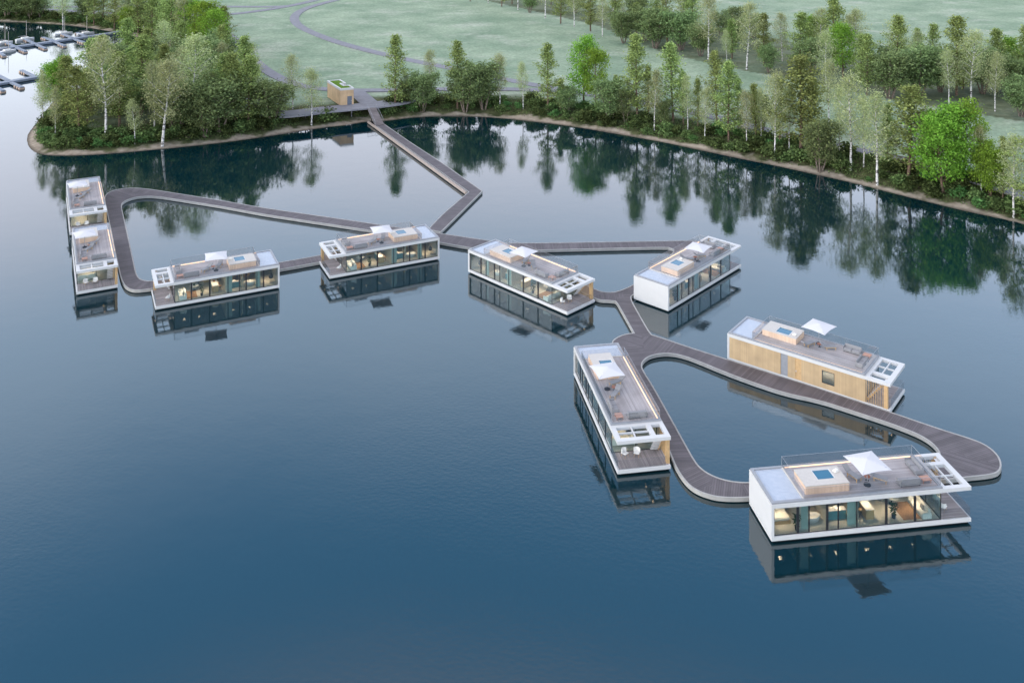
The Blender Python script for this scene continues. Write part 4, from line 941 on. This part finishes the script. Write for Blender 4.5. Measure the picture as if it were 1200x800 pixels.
# dense ground cover: one mass
rg = np.random.default_rng(77); smax = cum[-1]-4; P = []
sv = rg.uniform(s0-10, smax, 15000); offs = rg.uniform(1.8, 11.5, 15000); bx, by = [], []
for s_, of in zip(sv, offs):
    p, n_ = shore_pt(at_len(s_)); q = p+n_*of; bx.append(q[0]); by.append(q[1])
bx, by = np.array(bx), np.array(by); sv_ = sdf(bx, by); u_, v_ = CX+F*bx/by, CY+F*H/by
ok = (sv_ > np.where(bx > 20, 1.7, 2.4))&(sv_ < 12.5)&~((u_ > 335)&(u_ < 460)&(sv_ > 5.5)); ok &= (wob(bx, by, 2.3, 2)+wob(bx, by, 5.1, 1) > -.75)|(sv_ > 6)
for c in paths_clear: ok &= np.hypot(bx-c.x, by-c.y) > 1.6
bx, by, sv_ = bx[ok], by[ok], sv_[ok]
for q in (WOOD[0], WOOD[2]):
    lo_b, hi_b = q.min(0), q.max(0); ax_ = rg.uniform(lo_b[0], hi_b[0], 9000); ay_ = rg.uniform(lo_b[1], hi_b[1], 9000); k_ = inside(ax_, ay_, q)&(wob(ax_, ay_, 3.3, 1) > -.3); ax_, ay_ = ax_[k_], ay_[k_]
    s_2 = sdf(ax_, ay_); k_ = s_2 > 8; bx = np.concatenate([bx, ax_[k_][:3200]]); by = np.concatenate([by, ay_[k_][:3200]]); sv_ = np.concatenate([sv_, np.full(len(ax_[k_][:3200]), 9.)])
gz = ground_z(bx, by)
hh = np.interp(sv_, [2.5, 5, 9, 12.5], [.2, .5, .6, .25])
K = 7; n = len(bx)
P = np.stack([np.repeat(bx, K), np.repeat(by, K), np.repeat(gz, K)], 1)+np.stack([rg.normal(0, .42, n*K), rg.normal(0, .42, n*K), np.abs(rg.normal(0, .4, n*K))*np.repeat(hh, K)+.1], 1)
ug = leaf_obj('undergrowth', P, .17, rg, LM['shrub'], None); tag(ug, 'dark green ground cover filling the banks under the trees', 'undergrowth', kind='stuff')

# ------------------------------------------------------------------ marina
pierm = mat('pier_metal', (.19, .22, .27), .6, .4, noise=(.7, .1)); tipm = mat('pier_float', (.50, .36, .27), .7)
def pier(name, main, fingers, label, wdt=2.4):
    root = empty(name, G(*main[0], 0)); o0 = root.location.copy(); tag(root, label, 'pier', 'marina piers')
    def slab(a, b, wd, z0, z1):
        a, b = Vector(a)-o0, Vector(b)-o0; t = (b-a); c = (a+b)/2; c.z = (z0+z1)/2; return MB().cbox(c, (t.length, wd, z1-z0), math.atan2(t.y, t.x))
    for a, b in zip(main, main[1:]): slab(G(*a, .8), G(*b, .8), wdt, .15, .8).build('pier_deck', pierm, root)
    for a, b in fingers:
        A, B = Vector(G(*a, .7)), Vector(G(*b, .7)); f_ = slab(A, B, 1.1, .3, .72).build('finger_pier', pierm, root)
        m = MB(); t = (B-A)
        for k in (.62, .8, .96):
            p = A+t*k-o0; m.cbox((p.x, p.y, .12), (.95, 1.5, .7), math.atan2(t.y, t.x))
        m.build('float', tipm, f_)
    return root
pier('marina_pier', [(142, 36.5), (110, 41.5), (0, 57), (-60, 65.5)], [((17, 54.5), (30, 60)), ((40, 51), (53.5, 56.5)), ((62, 48), (76, 53.5)), ((85, 45), (98.5, 49.5)), ((-5, 58), (5, 65)),
  ((17, 54), (4, 48)), ((40, 50.5), (28, 45)), ((62, 47), (50, 43.5)), ((85, 44), (71, 39)), ((100, 42), (90, 38))], 'long grey marina pier with finger piers, the farther of the two by the far shore')
pier('marina_pier', [(70, 85), (40, 90), (0, 97), (-60, 107)], [((10, 95), (26, 102)), ((-12, 98), (4, 106)), ((40, 89), (25, 82)), ((58, 86), (50, 80)), ((10, 94), (-4, 87)), ((52, 88), (60, 93))], 'grey marina pier with finger piers, nearer one running behind the headland tip')
def sailboat():
    r = empty('sailing_boat'); m = MB(); rings = []
    prof = [(-3.2, .75), (-2, 1.0), (0, 1.12), (1.6, .85), (2.8, .35), (3.5, .03)]
    v = []
    for x, hw in prof: v += [(x, -hw, .75), (x, -hw*.6, -.25), (x, hw*.6, -.25), (x, hw, .75)]
    f = []
    for i in range(len(prof)-1):
        for k in range(3): f.append((4*i+k, 4*i+4+k, 4*i+5+k, 4*i+1+k))
        f.append((4*i+3, 4*i+7, 4*i+4, 4*i))
    f.append((0, 1, 2, 3)); m.v = v; m.f = f; m.build('hull', whitem, r)
    MB().box(-1.2, 1.4, -.6, .6, .752, 1.2).build('cabin', wmat, r, .08)
    MB().ring([(.6, 0, .75), (.6, 0, 7.2)], [.09, .06], 6).build('mast', mat('mast_aluminium', (.42, .38, .35), .4, .5), r)
    MB().ring([(.6, 0, 1.7), (-2.4, 0, 1.6)], .10, 6).build('boom', fabg, r); return r
sb = None
for px, py, an, lb in ((29, 47.5, .9, 'white sailing boat with a tall mast, left of middle on the far marina pier'), (4, 52, 1.0, 'white sailing boat moored at the left edge of the picture'), (74, 41, .8, 'small sailing boat moored under the tall pale tree on the far pier'),
                       (100, 41, .85, 'sailing boat moored nearest the shore end of the far pier'), (8, 62, 1.1, 'cream white boat on the near side of the far pier at left'), (166, 54, .4, 'white boat half hidden behind the headland trees')):
    o = sb = sailboat() if sb is None else copy_tree(sb0)
    if px == 29: sb0 = o
    x, y, _ = G(px, py); o.location = (x, y, 0); o.rotation_euler.z = an; tag(o, lb, 'sailing boat', 'boats moored in the marina')
